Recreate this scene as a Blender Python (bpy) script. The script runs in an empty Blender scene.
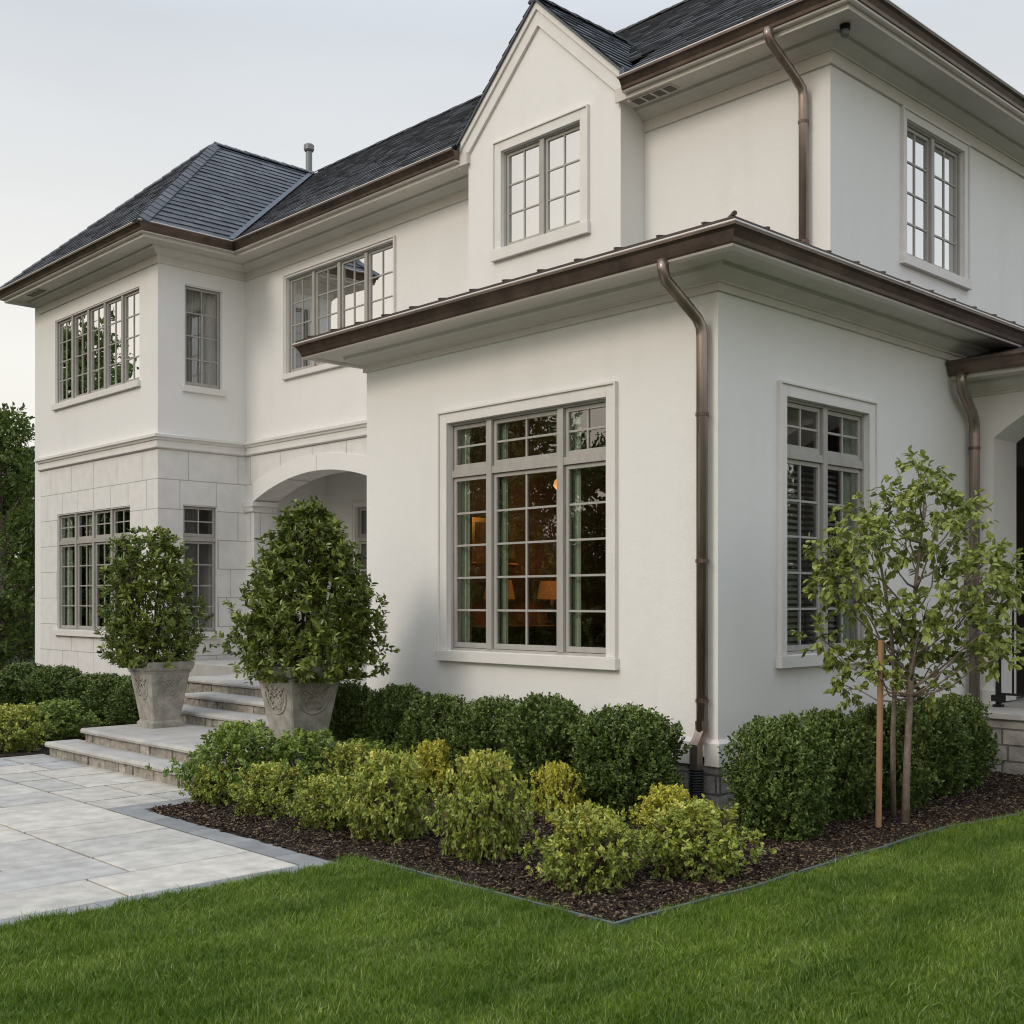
import bpy, math, random
import numpy as np
from mathutils import Vector, Matrix

R = math.radians
scene = bpy.context.scene
col = scene.collection

# ------------------------------------------------------------------ camera
CAM = Vector((-7.1985, -5.2916, 1.6))
YAW = 46.2635
cd = bpy.data.cameras.new('camera')
cam = bpy.data.objects.new('camera', cd)
col.objects.link(cam)
cam.location = CAM
cam.rotation_euler = (R(90), 0, R(YAW - 90))
cd.sensor_width = 36
cd.lens = 1175 / 1024 * 36
cd.shift_y = 89 / 1024
cd.clip_start = 0.1
cd.clip_end = 3000
scene.camera = cam
VD = np.array([math.cos(R(YAW)), math.sin(R(YAW))])      # view direction on plan
VR = np.array([VD[1], -VD[0]])

# ------------------------------------------------------------------ sky, sun, exposure
SUN_EL, SUN_AZ = 33.0, 172.0        # degrees; azimuth of the sun measured CCW from +X
world = bpy.data.worlds.new('World')
scene.world = world
world.use_nodes = True
nt = world.node_tree
bg = nt.nodes['Background']
sky = nt.nodes.new('ShaderNodeTexSky')
sky.sky_type = 'NISHITA'
sky.sun_disc = False
sky.sun_elevation = R(SUN_EL)
sky.sun_rotation = R(90 - SUN_AZ)
sky.air_density = 1.0
sky.dust_density = 4.0
sky.ozone_density = 1.5
# thin bright evening overcast blended over the clear sky: palest near the horizon
tc = nt.nodes.new('ShaderNodeTexCoord')
sep = nt.nodes.new('ShaderNodeSeparateXYZ')
nt.links.new(tc.outputs['Generated'], sep.inputs[0])
ramp = nt.nodes.new('ShaderNodeValToRGB')
cr = ramp.color_ramp
cr.elements[0].position = 0.0
cr.elements[0].color = (7.2, 6.9, 6.4, 1)
cr.elements[1].position = 0.43
cr.elements[1].color = (5.2, 5.45, 5.72, 1)
e = cr.elements.new(0.19); e.color = (7.15, 6.95, 6.45, 1)
e = cr.elements.new(0.62); e.color = (7.6, 8.5, 9.7, 1)
e = cr.elements.new(1.0); e.color = (10.8, 12.3, 14.3, 1)
nt.links.new(sep.outputs['Z'], ramp.inputs[0])
mixs = nt.nodes.new('ShaderNodeMixRGB')
mixs.inputs[0].default_value = 0.9
nt.links.new(sky.outputs[0], mixs.inputs[1])
cn = nt.nodes.new('ShaderNodeTexNoise'); cn.inputs['Scale'].default_value = 3.0; cn.inputs['Detail'].default_value = 5
cm_ = nt.nodes.new('ShaderNodeMapping'); cm_.inputs['Scale'].default_value = (1, 1, 4)
nt.links.new(tc.outputs['Generated'], cm_.inputs[0]); nt.links.new(cm_.outputs[0], cn.inputs['Vector'])
cmr = nt.nodes.new('ShaderNodeMapRange'); cmr.inputs['From Min'].default_value = .3; cmr.inputs['From Max'].default_value = .7
cmr.inputs['To Min'].default_value = .96; cmr.inputs['To Max'].default_value = 1.04
nt.links.new(cn.outputs[0], cmr.inputs[0])
cmu = nt.nodes.new('ShaderNodeMixRGB'); cmu.blend_type = 'MULTIPLY'; cmu.inputs[0].default_value = 1
nt.links.new(ramp.outputs[0], cmu.inputs[1]); nt.links.new(cmr.outputs[0], cmu.inputs[2])
# warm evening glow on the side the low sun stands, behind the viewer's left
dt = nt.nodes.new('ShaderNodeVectorMath'); dt.operation = 'DOT_PRODUCT'; dt.inputs[1].default_value = (-.93, .30, .20)
nt.links.new(tc.outputs['Generated'], dt.inputs[0])
gmr = nt.nodes.new('ShaderNodeMapRange'); gmr.inputs['From Min'].default_value = .1; gmr.inputs['From Max'].default_value = .9
nt.links.new(dt.outputs['Value'], gmr.inputs[0])
gmx = nt.nodes.new('ShaderNodeMixRGB'); gmx.blend_type = 'MULTIPLY'; gmx.inputs[2].default_value = (1.16, 1.05, .93, 1)
nt.links.new(gmr.outputs[0], gmx.inputs[0]); nt.links.new(cmu.outputs[0], gmx.inputs[1])
nt.links.new(gmx.outputs[0], mixs.inputs[2])
nt.links.new(mixs.outputs[0], bg.inputs[0])
bg.inputs[1].default_value = 0.10

sd = bpy.data.lights.new('sun', 'SUN')
sd.energy = 0.75
sd.angle = R(18)
sd.color = (1.0, 0.90, 0.78)
so = bpy.data.objects.new('sun', sd)
col.objects.link(so)
sv = Vector((math.cos(R(SUN_AZ)) * math.cos(R(SUN_EL)), math.sin(R(SUN_AZ)) * math.cos(R(SUN_EL)), math.sin(R(SUN_EL))))
so.rotation_euler = sv.to_track_quat('Z', 'Y').to_euler()
so.location = (-20, 5, 15)

scene.view_settings.view_transform = 'Standard'
scene.view_settings.look = 'None'
scene.view_settings.exposure = 0.5
scene.view_settings.gamma = 1.0
scene.render.engine = 'CYCLES'
scene.cycles.use_denoising = True
scene.cycles.denoiser = 'OPENIMAGEDENOISE'
scene.cycles.denoising_input_passes = 'RGB_ALBEDO_NORMAL'
scene.cycles.denoising_prefilter = 'ACCURATE'
scene.cycles.pixel_filter_type = 'BLACKMAN_HARRIS'
scene.cycles.filter_width = 1.1
scene.cycles.max_bounces = 8
scene.cycles.transparent_max_bounces = 12

# ------------------------------------------------------------------ tagging helpers
def tag(o, label=None, cat=None, group=None, kind=None):
    if label: o['label'] = label
    if cat: o['category'] = cat
    if group: o['group'] = group
    if kind: o['kind'] = kind
    return o

def empty(name, loc=(0, 0, 0), rz=0, label=None, cat=None, group=None):
    o = bpy.data.objects.new(name, None)
    o.empty_display_size = 0.2
    col.objects.link(o)
    o.location = loc
    o.rotation_euler = (0, 0, rz)
    return tag(o, label, cat, group)

class MB:
    def __init__(s):
        s.v = []; s.f = []
    def add(s, vs, fs):
        b = len(s.v)
        s.v.extend([tuple(p) for p in vs])
        s.f.extend([tuple(i + b for i in f) for f in fs])
    def box(s, a, b):
        x0, y0, z0 = a; x1, y1, z1 = b
        if x0 > x1: x0, x1 = x1, x0
        if y0 > y1: y0, y1 = y1, y0
        if z0 > z1: z0, z1 = z1, z0
        s.add([(x0,y0,z0),(x1,y0,z0),(x1,y1,z0),(x0,y1,z0),(x0,y0,z1),(x1,y0,z1),(x1,y1,z1),(x0,y1,z1)],
              [(0,3,2,1),(4,5,6,7),(0,1,5,4),(1,2,6,5),(2,3,7,6),(3,0,4,7)])
    def tube(s, pts, rad, n=8, cap=True):
        pts = [Vector(p) for p in pts]
        if not hasattr(rad, '__len__'): rad = [rad] * len(pts)
        rings = []
        ref = None
        for i, p in enumerate(pts):
            t = (pts[min(i+1, len(pts)-1)] - pts[max(i-1, 0)]).normalized()
            if ref is None:
                ref = t.orthogonal().normalized()
            ref = (ref - t * ref.dot(t)).normalized()
            bi = t.cross(ref)
            rings.append([p + (ref * math.cos(2*math.pi*k/n) + bi * math.sin(2*math.pi*k/n)) * rad[i] for k in range(n)])
        vs = [q for r_ in rings for q in r_]
        fs = []
        for i in range(len(pts) - 1):
            for k in range(n):
                a = i*n + k; b = i*n + (k+1) % n
                fs.append((a, b, b + n, a + n))
        if cap:
            fs.append(tuple(range(n))[::-1])
            fs.append(tuple((len(pts)-1)*n + k for k in range(n)))
        s.add(vs, fs)
    def sweep(s, path, prof, cap=True):
        """profile (out, z) swept along a plan path; outward is on the left of travel"""
        P = [Vector((p[0], p[1])) for p in path]
        offs = []
        for i in range(len(P)):
            ns = []
            if i > 0:
                t = (P[i]-P[i-1]).normalized(); ns.append(Vector((-t.y, t.x)))
            if i < len(P)-1:
                t = (P[i+1]-P[i]).normalized(); ns.append(Vector((-t.y, t.x)))
            if len(ns) == 2:
                offs.append((ns[0]+ns[1]) / (1 + ns[0].dot(ns[1])))
            else:
                offs.append(ns[0])
        m = len(prof)
        vs = []
        for p, o in zip(P, offs):
            for (u, z) in prof:
                vs.append((p.x + o.x*u, p.y + o.y*u, z))
        fs = []
        for i in range(len(P)-1):
            for k in range(m):
                a = i*m + k; b = i*m + (k+1) % m
                fs.append((a, b, b+m, a+m))
        if cap:
            fs.append(tuple(range(m))[::-1])
            fs.append(tuple((len(P)-1)*m + k for k in range(m)))
        s.add(vs, fs)
    def build(s, name, mat, parent=None, smooth=False, bevel=0, loc=None):
        me = bpy.data.meshes.new(name)
        me.from_pydata(s.v, [], s.f)
        me.update()
        if smooth:
            me.polygons.foreach_set('use_smooth', [True]*len(me.polygons))
        me.materials.append(mat)
        o = bpy.data.objects.new(name, me)
        col.objects.link(o)
        if parent: o.parent = parent
        if loc: o.location = loc
        if bevel:
            b = o.modifiers.new('bevel', 'BEVEL')
            b.width = bevel; b.segments = 2; b.limit_method = 'ANGLE'
        return o

def quads_mesh(name, V, Q, mat, parent=None, attr=None, smooth=False):
    """V (n,3) float, Q (m,4) int quads"""
    me = bpy.data.meshes.new(name)
    me.vertices.add(len(V))
    me.vertices.foreach_set('co', np.asarray(V, dtype=np.float32).ravel())
    m = len(Q)
    me.loops.add(m*4)
    me.loops.foreach_set('vertex_index', np.asarray(Q, dtype=np.int32).ravel())
    me.polygons.add(m)
    me.polygons.foreach_set('loop_start', np.arange(m, dtype=np.int32)*4)
    me.polygons.foreach_set('use_smooth', np.full(m, smooth))
    me.update(calc_edges=True)
    me.validate()
    if attr is not None:
        a = me.attributes.new('tone', 'FLOAT', 'POINT')
        a.data.foreach_set('value', np.asarray(attr, dtype=np.float32))
    me.materials.append(mat)
    o = bpy.data.objects.new(name, me)
    col.objects.link(o)
    if parent: o.parent = parent
    return o

def copy_tree(o, parent=None):
    c = o.copy()
    col.objects.link(c)
    c.parent = parent
    for ch in list(o.children):
        copy_tree(ch, c)
    return c

# ------------------------------------------------------------------ materials
def mat(name, base, rough=0.7, metal=0.0, var=None, vscale=3.0, bump=0.0, bscale=80.0, spec=0.4, detail=6.0, stretch=None):
    m = bpy.data.materials.new(name)
    m.use_nodes = True
    n = m.node_tree.nodes; l = m.node_tree.links
    p = n['Principled BSDF']
    p.inputs['Base Color'].default_value = (*base, 1)
    p.inputs['Roughness'].default_value = rough
    p.inputs['Metallic'].default_value = metal
    p.inputs['Specular IOR Level'].default_value = spec
    tcn = n.new('ShaderNodeTexCoord')
    mp = n.new('ShaderNodeMapping')
    l.new(tcn.outputs['Object'], mp.inputs[0])
    if stretch: mp.inputs['Scale'].default_value = stretch
    if var:
        no = n.new('ShaderNodeTexNoise')
        no.inputs['Scale'].default_value = vscale
        no.inputs['Detail'].default_value = detail
        no.inputs['Roughness'].default_value = 0.65
        l.new(mp.outputs[0], no.inputs['Vector'])
        r_ = n.new('ShaderNodeValToRGB')
        r_.color_ramp.elements[0].position = 0.32
        r_.color_ramp.elements[1].position = 0.68
        r_.color_ramp.elements[0].color = (*var, 1)
        r_.color_ramp.elements[1].color = (*base, 1)
        l.new(no.outputs[0], r_.inputs[0])
        l.new(r_.outputs[0], p.inputs['Base Color'])
    if bump:
        nb = n.new('ShaderNodeTexNoise')
        nb.inputs['Scale'].default_value = bscale
        nb.inputs['Detail'].default_value = 5
        l.new(mp.outputs[0], nb.inputs['Vector'])
        b = n.new('ShaderNodeBump')
        b.inputs['Strength'].default_value = 1.0
        b.inputs['Distance'].default_value = bump
        l.new(nb.outputs[0], b.inputs['Height'])
        l.new(b.outputs[0], p.inputs['Normal'])
    return m

def stucco_mat():
    m = mat('stucco', (0.74, 0.71, 0.665), 0.88, spec=0.2)
    n = m.node_tree.nodes; l = m.node_tree.links; p = n['Principled BSDF']
    tcn = n.new('ShaderNodeTexCoord')
    a = n.new('ShaderNodeTexNoise'); a.inputs['Scale'].default_value = 1.1; a.inputs['Detail'].default_value = 8; a.inputs['Roughness'].default_value = .62
    mp = n.new('ShaderNodeMapping'); mp.inputs['Scale'].default_value = (2.2, 2.2, 0.35)
    c = n.new('ShaderNodeTexNoise'); c.inputs['Scale'].default_value = 1.6; c.inputs['Detail'].default_value = 5
    l.new(tcn.outputs['Object'], a.inputs['Vector'])
    l.new(tcn.outputs['Object'], mp.inputs[0]); l.new(mp.outputs[0], c.inputs['Vector'])
    mx = n.new('ShaderNodeMath'); mx.operation = 'ADD'
    l.new(a.outputs[0], mx.inputs[0]); l.new(c.outputs[0], mx.inputs[1])
    r_ = n.new('ShaderNodeValToRGB')
    r_.color_ramp.elements[0].position = 0.75; r_.color_ramp.elements[0].color = (0.752, 0.741, 0.72, 1)
    r_.color_ramp.elements[1].position = 1.15; r_.color_ramp.elements[1].color = (0.775, 0.765, 0.745, 1)
    l.new(mx.outputs[0], r_.inputs[0]); l.new(r_.outputs[0], p.inputs['Base Color'])
    f = n.new('ShaderNodeTexNoise'); f.inputs['Scale'].default_value = 140; f.inputs['Detail'].default_value = 4
    g = n.new('ShaderNodeTexNoise'); g.inputs['Scale'].default_value = 9; g.inputs['Detail'].default_value = 5
    l.new(tcn.outputs['Object'], f.inputs['Vector']); l.new(tcn.outputs['Object'], g.inputs['Vector'])
    ad = n.new('ShaderNodeMath'); ad.operation = 'MULTIPLY_ADD'; ad.inputs[1].default_value = 1.5
    l.new(g.outputs[0], ad.inputs[0]); l.new(f.outputs[0], ad.inputs[2])
    b = n.new('ShaderNodeBump'); b.inputs['Distance'].default_value = 0.0020; b.inputs['Strength'].default_value = 1
    l.new(ad.outputs[0], b.inputs['Height']); l.new(b.outputs[0], p.inputs['Normal'])
    return m

def block_mat(name, base, joint, bw, rh, mortar, rough=0.85, var=0.05, depth=0.01, axis='wall', z0=0.0, nbump=0.002, nscale=60, c2=None):
    """coursed stone with recessed joints"""
    m = mat(name, base, rough, spec=0.25)
    n = m.node_tree.nodes; l = m.node_tree.links; p = n['Principled BSDF']
    tcn = n.new('ShaderNodeTexCoord')
    sp = n.new('ShaderNodeSeparateXYZ'); l.new(tcn.outputs['Object'], sp.inputs[0])
    ad = n.new('ShaderNodeMath'); l.new(sp.outputs['X'], ad.inputs[0]); l.new(sp.outputs['Y'], ad.inputs[1])
    zz = n.new('ShaderNodeMath'); zz.inputs[1].default_value = -z0 + 20 * rh; l.new(sp.outputs['Z'], zz.inputs[0])
    cb = n.new('ShaderNodeCombineXYZ'); l.new(ad.outputs[0], cb.inputs[0]); l.new(zz.outputs[0], cb.inputs[1])
    br = n.new('ShaderNodeTexBrick')
    br.inputs['Scale'].default_value = 1.0
    br.inputs['Brick Width'].default_value = bw
    br.inputs['Row Height'].default_value = rh
    br.inputs['Mortar Size'].default_value = mortar
    br.inputs['Mortar Smooth'].default_value = 0.3
    br.offset = 0.4
    br.offset_frequency = 2
    br.squash = 0.72
    br.squash_frequency = 3
    c2 = c2 or tuple(x * (1 - var) for x in base)
    br.inputs['Color1'].default_value = (*base, 1)
    br.inputs['Color2'].default_value = (*c2, 1)
    br.inputs['Mortar'].default_value = (*joint, 1)
    l.new(cb.outputs[0], br.inputs['Vector'])
    no = n.new('ShaderNodeTexNoise'); no.inputs['Scale'].default_value = 5; no.inputs['Detail'].default_value = 8
    l.new(tcn.outputs['Object'], no.inputs['Vector'])
    mr = n.new('ShaderNodeMapRange'); mr.inputs['To Min'].default_value = 1 - var*2.2; mr.inputs['To Max'].default_value = 1 + var*1.6
    mr.inputs['From Min'].default_value = .3; mr.inputs['From Max'].default_value = .7
    l.new(no.outputs[0], mr.inputs[0])
    mu = n.new('ShaderNodeMixRGB'); mu.blend_type = 'MULTIPLY'; mu.inputs[0].default_value = 1
    l.new(br.outputs['Color'], mu.inputs[1]); l.new(mr.outputs[0], mu.inputs[2])
    l.new(mu.outputs[0], p.inputs['Base Color'])
    f = n.new('ShaderNodeTexNoise'); f.inputs['Scale'].default_value = nscale; f.inputs['Detail'].default_value = 6
    l.new(tcn.outputs['Object'], f.inputs['Vector'])
    inv = n.new('ShaderNodeMath'); inv.operation = 'MULTIPLY_ADD'; inv.inputs[1].default_value = -depth; 
    sc_ = n.new('ShaderNodeMath'); sc_.operation = 'MULTIPLY'; sc_.inputs[1].default_value = nbump
    l.new(f.outputs[0], sc_.inputs[0]); l.new(br.outputs['Fac'], inv.inputs[0]); l.new(sc_.outputs[0], inv.inputs[2])
    b = n.new('ShaderNodeBump'); b.inputs['Distance'].default_value = 1.0
    l.new(inv.outputs[0], b.inputs['Height']); l.new(b.outputs[0], p.inputs['Normal'])
    return m

def island_mat(name, cols, rough=0.7, spec=0.3, bump=0.0, bscale=60, noise=0.25, nscale=8, trans=0.0, tone=False, metal=0.0):
    """each separate piece of the mesh gets its own tone"""
    m = bpy.data.materials.new(name); m.use_nodes = True
    n = m.node_tree.nodes; l = m.node_tree.links; p = n['Principled BSDF']
    p.inputs['Roughness'].default_value = rough
    p.inputs['Metallic'].default_value = metal
    p.inputs['Specular IOR Level'].default_value = spec
    g = n.new('ShaderNodeNewGeometry')
    r_ = n.new('ShaderNodeValToRGB')
    els = r_.color_ramp.elements
    while len(els) < len(cols): els.new(0.5)
    for i, c in enumerate(cols):
        els[i].position = i / (len(cols) - 1)
        els[i].color = (*c, 1)
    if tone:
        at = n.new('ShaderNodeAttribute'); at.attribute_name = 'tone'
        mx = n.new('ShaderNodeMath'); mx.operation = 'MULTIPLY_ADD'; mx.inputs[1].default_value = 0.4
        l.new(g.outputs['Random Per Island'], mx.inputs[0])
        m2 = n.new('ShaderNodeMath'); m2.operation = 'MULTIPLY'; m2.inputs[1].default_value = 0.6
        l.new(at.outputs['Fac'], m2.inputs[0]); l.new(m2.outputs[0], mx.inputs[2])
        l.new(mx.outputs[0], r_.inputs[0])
    else:
        l.new(g.outputs['Random Per Island'], r_.inputs[0])
    tcn = n.new('ShaderNodeTexCoord')
    no = n.new('ShaderNodeTexNoise'); no.inputs['Scale'].default_value = nscale; no.inputs['Detail'].default_value = 7
    l.new(tcn.outputs['Object'], no.inputs['Vector'])
    mr = n.new('ShaderNodeMapRange'); mr.inputs['From Min'].default_value = .3; mr.inputs['From Max'].default_value = .7
    mr.inputs['To Min'].default_value = 1 - noise; mr.inputs['To Max'].default_value = 1 + noise*.6
    l.new(no.outputs[0], mr.inputs[0])
    mu = n.new('ShaderNodeMixRGB'); mu.blend_type = 'MULTIPLY'; mu.inputs[0].default_value = 1
    l.new(r_.outputs[0], mu.inputs[1]); l.new(mr.outputs[0], mu.inputs[2])
    l.new(mu.outputs[0], p.inputs['Base Color'])
    if bump:
        f = n.new('ShaderNodeTexNoise'); f.inputs['Scale'].default_value = bscale; f.inputs['Detail'].default_value = 6
        l.new(tcn.outputs['Object'], f.inputs['Vector'])
        b = n.new('ShaderNodeBump'); b.inputs['Distance'].default_value = bump
        l.new(f.outputs[0], b.inputs['Height']); l.new(b.outputs[0], p.inputs['Normal'])
    if trans:
        t = n.new('ShaderNodeBsdfTranslucent')
        l.new(mu.outputs[0], t.inputs[0])
        ms = n.new('ShaderNodeMixShader'); ms.inputs[0].default_value = trans
        l.new(p.outputs[0], ms.inputs[1]); l.new(t.outputs[0], ms.inputs[2])
        l.new(ms.outputs[0], n['Material Output'].inputs[0])
    return m

def glass_mat(name, refl, tint=(0.82, 0.88, 0.86)):
    m = bpy.data.materials.new(name); m.use_nodes = True
    n = m.node_tree.nodes; l = m.node_tree.links
    n.remove(n['Principled BSDF'])
    tr = n.new('ShaderNodeBsdfTransparent'); tr.inputs[0].default_value = (*tint, 1)
    gl = n.new('ShaderNodeBsdfGlossy'); gl.inputs['Roughness'].default_value = 0.0
    gl.inputs[0].default_value = (0.96, 0.98, 1, 1)
    fr = n.new('ShaderNodeFresnel'); fr.inputs[0].default_value = 1.5
    ad = n.new('ShaderNodeMath'); ad.use_clamp = True; ad.inputs[1].default_value = refl
    l.new(fr.outputs[0], ad.inputs[0])
    # slight waviness of old rolled panes
    tcn = n.new('ShaderNodeTexCoord'); no = n.new('ShaderNodeTexNoise'); no.inputs['Scale'].default_value = 2.4; no.inputs['Detail'].default_value = 1
    l.new(tcn.outputs['Object'], no.inputs['Vector'])
    b = n.new('ShaderNodeBump'); b.inputs['Distance'].default_value = 0.0012; b.inputs['Strength'].default_value = 1
    l.new(no.outputs[0], b.inputs['Height']); l.new(b.outputs[0], gl.inputs['Normal'])
    mx = n.new('ShaderNodeMixShader')
    l.new(ad.outputs[0], mx.inputs[0]); l.new(tr.outputs[0], mx.inputs[1]); l.new(gl.outputs[0], mx.inputs[2])
    l.new(mx.outputs[0], n['Material Output'].inputs[0])
    return m

def emit_mat(name, c, s):
    m = bpy.data.materials.new(name); m.use_nodes = True
    p = m.node_tree.nodes['Principled BSDF']
    p.inputs['Base Color'].default_value = (*c, 1)
    p.inputs['Emission Color'].default_value = (*c, 1)
    p.inputs['Emission Strength'].default_value = s
    return m

M = {}
M['stucco'] = stucco_mat()
M['ashlar'] = block_mat('painted_ashlar', (0.735, 0.72, 0.695), (0.46, 0.44, 0.41), 0.86, 0.45, 0.006, 0.85, 0.03, 0.008, z0=3.9)
M['trim'] = mat('painted_trim', (0.66, 0.62, 0.57), 0.6, var=(0.60, 0.565, 0.515), vscale=2.5, bump=0.0008, bscale=40)
M['casing'] = mat('window_casing_paint', (0.73, 0.71, 0.68), 0.65, var=(0.68, 0.66, 0.63), vscale=4, bump=0.0008, bscale=60)
M['frame'] = mat('window_frame_paint', (0.42, 0.40, 0.37), 0.5, var=(0.34, 0.325, 0.30), vscale=12, bump=0.0006, bscale=90, stretch=(1, 1, .3))
M['copper'] = mat('aged_copper_gutter', (0.175, 0.125, 0.10), 0.36, 0.65, var=(0.085, 0.065, 0.055), vscale=3.5, bump=0.001, bscale=30)
M['copper_edge'] = mat('worn_gutter_lip', (0.60, 0.56, 0.52), 0.35, 0.4)  # bright edge highlight of the gutter put into a pale colour
M['spout'] = mat('downspout_metal', (0.38, 0.31, 0.27), 0.34, 0.75, var=(0.20, 0.155, 0.13), vscale=4, bump=0.0008, bscale=25, stretch=(1, 1, .25))
M['shingle'] = island_mat('slate_shingle', [(0.045,0.050,0.060),(0.080,0.088,0.103),(0.060,0.067,0.080),(0.11,0.12,0.138)], 0.62, 0.45, 0.006, 38, 0.18, 7)
M['metal_roof'] = mat('standing_seam_metal', (0.07, 0.055, 0.05), 0.45, 0.5)
M['flash'] = mat('lead_flashing', (0.10, 0.115, 0.14), 0.5, 0.3, var=(.07, .08, .10), vscale=6)
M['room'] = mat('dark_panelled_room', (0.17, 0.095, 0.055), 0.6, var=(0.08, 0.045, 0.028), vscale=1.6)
M['room_grey'] = mat('dim_room_paint', (0.09, 0.085, 0.08), 0.8, var=(0.05, 0.047, 0.045), vscale=1.2)  # dark tone paints in the dimness of unlit interiors
M['curtain'] = mat('sage_curtain_cloth', (0.66, 0.76, 0.62), 0.9)
M['curtain_pale'] = mat('pale_curtain_cloth', (0.33, 0.33, 0.31), 0.9)
M['shade'] = mat('pale_roller_shade', (0.85, 0.83, 0.78), 0.9)  # pale sheet colour stands in for bright sky mirrored in the gable panes
M['blind'] = mat('grey_blind_slat', (0.46, 0.47, 0.43), 0.6)
M['glass'] = glass_mat('window_glass', 0.16, (.95,.97,.95))
M['glass_up'] = glass_mat('coated_window_glass', 0.68, (0.6, 0.64, 0.66))
M['stone'] = mat('cast_stone', (0.46, 0.43, 0.385), 0.9, var=(0.22, 0.205, 0.18), vscale=7, bump=0.004, bscale=45, detail=9)
M['tread'] = mat('bluestone_tread', (0.47, 0.45, 0.42), 0.8, var=(0.33, 0.32, 0.305), vscale=3.2, bump=0.004, bscale=22, detail=10)
M['veneer'] = block_mat('split_stone_veneer', (0.37, 0.34, 0.295), (0.20, 0.185, 0.165), 0.24, 0.135, 0.005, 0.95, 0.30, 0.010, nbump=0.035, nscale=24)
M['foundation'] = block_mat('foundation_stone', (0.34, 0.32, 0.29), (0.13, 0.125, 0.12), 0.42, 0.145, 0.010, 0.95, 0.16, 0.014, nbump=0.012, nscale=22)
M['iron'] = mat('black_iron', (0.012, 0.012, 0.013), 0.45, 0.3)
M['door'] = mat('dark_stained_door', (0.022, 0.015, 0.011), 0.45, var=(.012, .008, .006), vscale=6, stretch=(8, 8, .6))
M['plastic'] = mat('black_drain_pipe', (0.015, 0.015, 0.016), 0.5)
M['vent'] = mat('vent_recess', (0.16, 0.15, 0.13), 0.8)
M['pipe'] = mat('galvanised_pipe', (0.20, 0.21, 0.22), 0.5, 0.5)
M['bulb'] = emit_mat('warm_lamp_glow', (1.0, 0.42, 0.12), 0.7)
M['shade_lit'] = emit_mat('lit_lamp_shade', (1.0, 0.42, 0.10), 0.035)
M['wood'] = mat('brown_furniture_wood', (0.10, 0.045, 0.02), 0.4, var=(.05, .022, .01), vscale=7, stretch=(1, 4, 1))
M['stake'] = mat('pine_stake', (0.36, 0.215, 0.12), 0.8, var=(0.26, 0.15, 0.085), vscale=10, stretch=(4, 4, .5))
M['bark'] = mat('grey_bark', (0.27, 0.22, 0.175), 0.9, var=(0.14, 0.11, 0.085), vscale=18, bump=0.004, bscale=60)
M['twig'] = mat('dark_twig', (0.07, 0.05, 0.035), 0.9)
M['paver'] = island_mat('sawn_flagstone', [(0.36,0.36,0.35),(0.49,0.455,0.40),(0.40,0.395,0.38),(0.53,0.495,0.435),(0.44,0.415,0.37),(0.38,0.385,0.39)], 0.72, 0.3, 0.005, 24, 0.22, 7)
M['border'] = island_mat('bluestone_border', [(0.20,0.205,0.21),(0.27,0.27,0.27),(0.235,0.24,0.24)], 0.65, 0.4, 0.0025, 30, 0.22, 5)
M['sand'] = mat('dark_joint_sand', (0.035, 0.032, 0.028), 0.95)
M['edging'] = mat('grey_steel_edging', (0.13, 0.15, 0.16), 0.5, 0.3)
M['soil'] = mat('lawn_soil', (0.030, 0.055, 0.014), 0.95, var=(0.02, 0.035, 0.010), vscale=4, bump=0.01, bscale=30)
M['mulch'] = mat('mulch_bed', (0.040, 0.024, 0.018), 0.95, var=(0.018, 0.011, 0.009), vscale=30, bump=0.03, bscale=55, detail=10)
M['chip'] = island_mat('bark_chip', [(0.016,0.010,0.008),(0.026,0.017,0.013),(0.042,0.027,0.020),(0.022,0.015,0.012),(0.034,0.022,0.017),(0.018,0.012,0.010),(0.24,0.17,0.11)], 0.9, 0.2, 0, 60, 0.3, 30)
M['boxleaf'] = island_mat('boxwood_leaf', [(0.036,0.062,0.013),(0.070,0.115,0.023),(0.125,0.180,0.040),(0.25,0.30,0.08)], 0.42, 0.38, noise=.1, trans=0.06, tone=True)
M['limeleaf'] = island_mat('lime_shrub_leaf', [(0.36,0.18,0.14),(0.13,0.18,0.035),(0.25,0.30,0.05),(0.43,0.44,0.08),(0.64,0.59,0.15)], 0.42, 0.4, noise=.1, trans=0.12, tone=True)
M['yelleaf'] = island_mat('yellow_shrub_leaf', [(0.22,0.25,0.04),(0.38,0.40,0.05),(0.56,0.53,0.08),(0.66,0.60,0.12)], 0.42, 0.4, noise=.1, trans=0.14, tone=True)
M['midleaf'] = island_mat('green_shrub_leaf', [(0.070,0.12,0.022),(0.13,0.20,0.034),(0.20,0.28,0.05),(0.30,0.37,0.08)], 0.42, 0.4, noise=.1, trans=0.12, tone=True)
M['potleaf'] = island_mat('glossy_pot_shrub_leaf', [(0.050,0.075,0.014),(0.10,0.14,0.022),(0.17,0.215,0.034),(0.32,0.36,0.07)], 0.36, 0.5, noise=.1, trans=0.10, tone=True)
M['treeleaf'] = island_mat('young_tree_leaf', [(0.10,0.135,0.03),(0.18,0.225,0.045),(0.28,0.33,0.075),(0.42,0.46,0.14)], 0.42, 0.4, noise=.1, trans=0.2, tone=True)
M['farleaf'] = island_mat('background_tree_leaf', [(0.045,0.075,0.016),(0.085,0.13,0.026),(0.13,0.185,0.04),(0.22,0.27,0.065)], 0.6, 0.3, noise=.1, trans=0.2, tone=True)
M['grass'] = island_mat('grass_blade', [(0.040,0.090,0.005),(0.085,0.165,0.008),(0.125,0.215,0.012),(0.19,0.285,0.03),(0.36,0.42,0.16)], 0.42, 0.35, noise=.0, trans=0.18)
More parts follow.
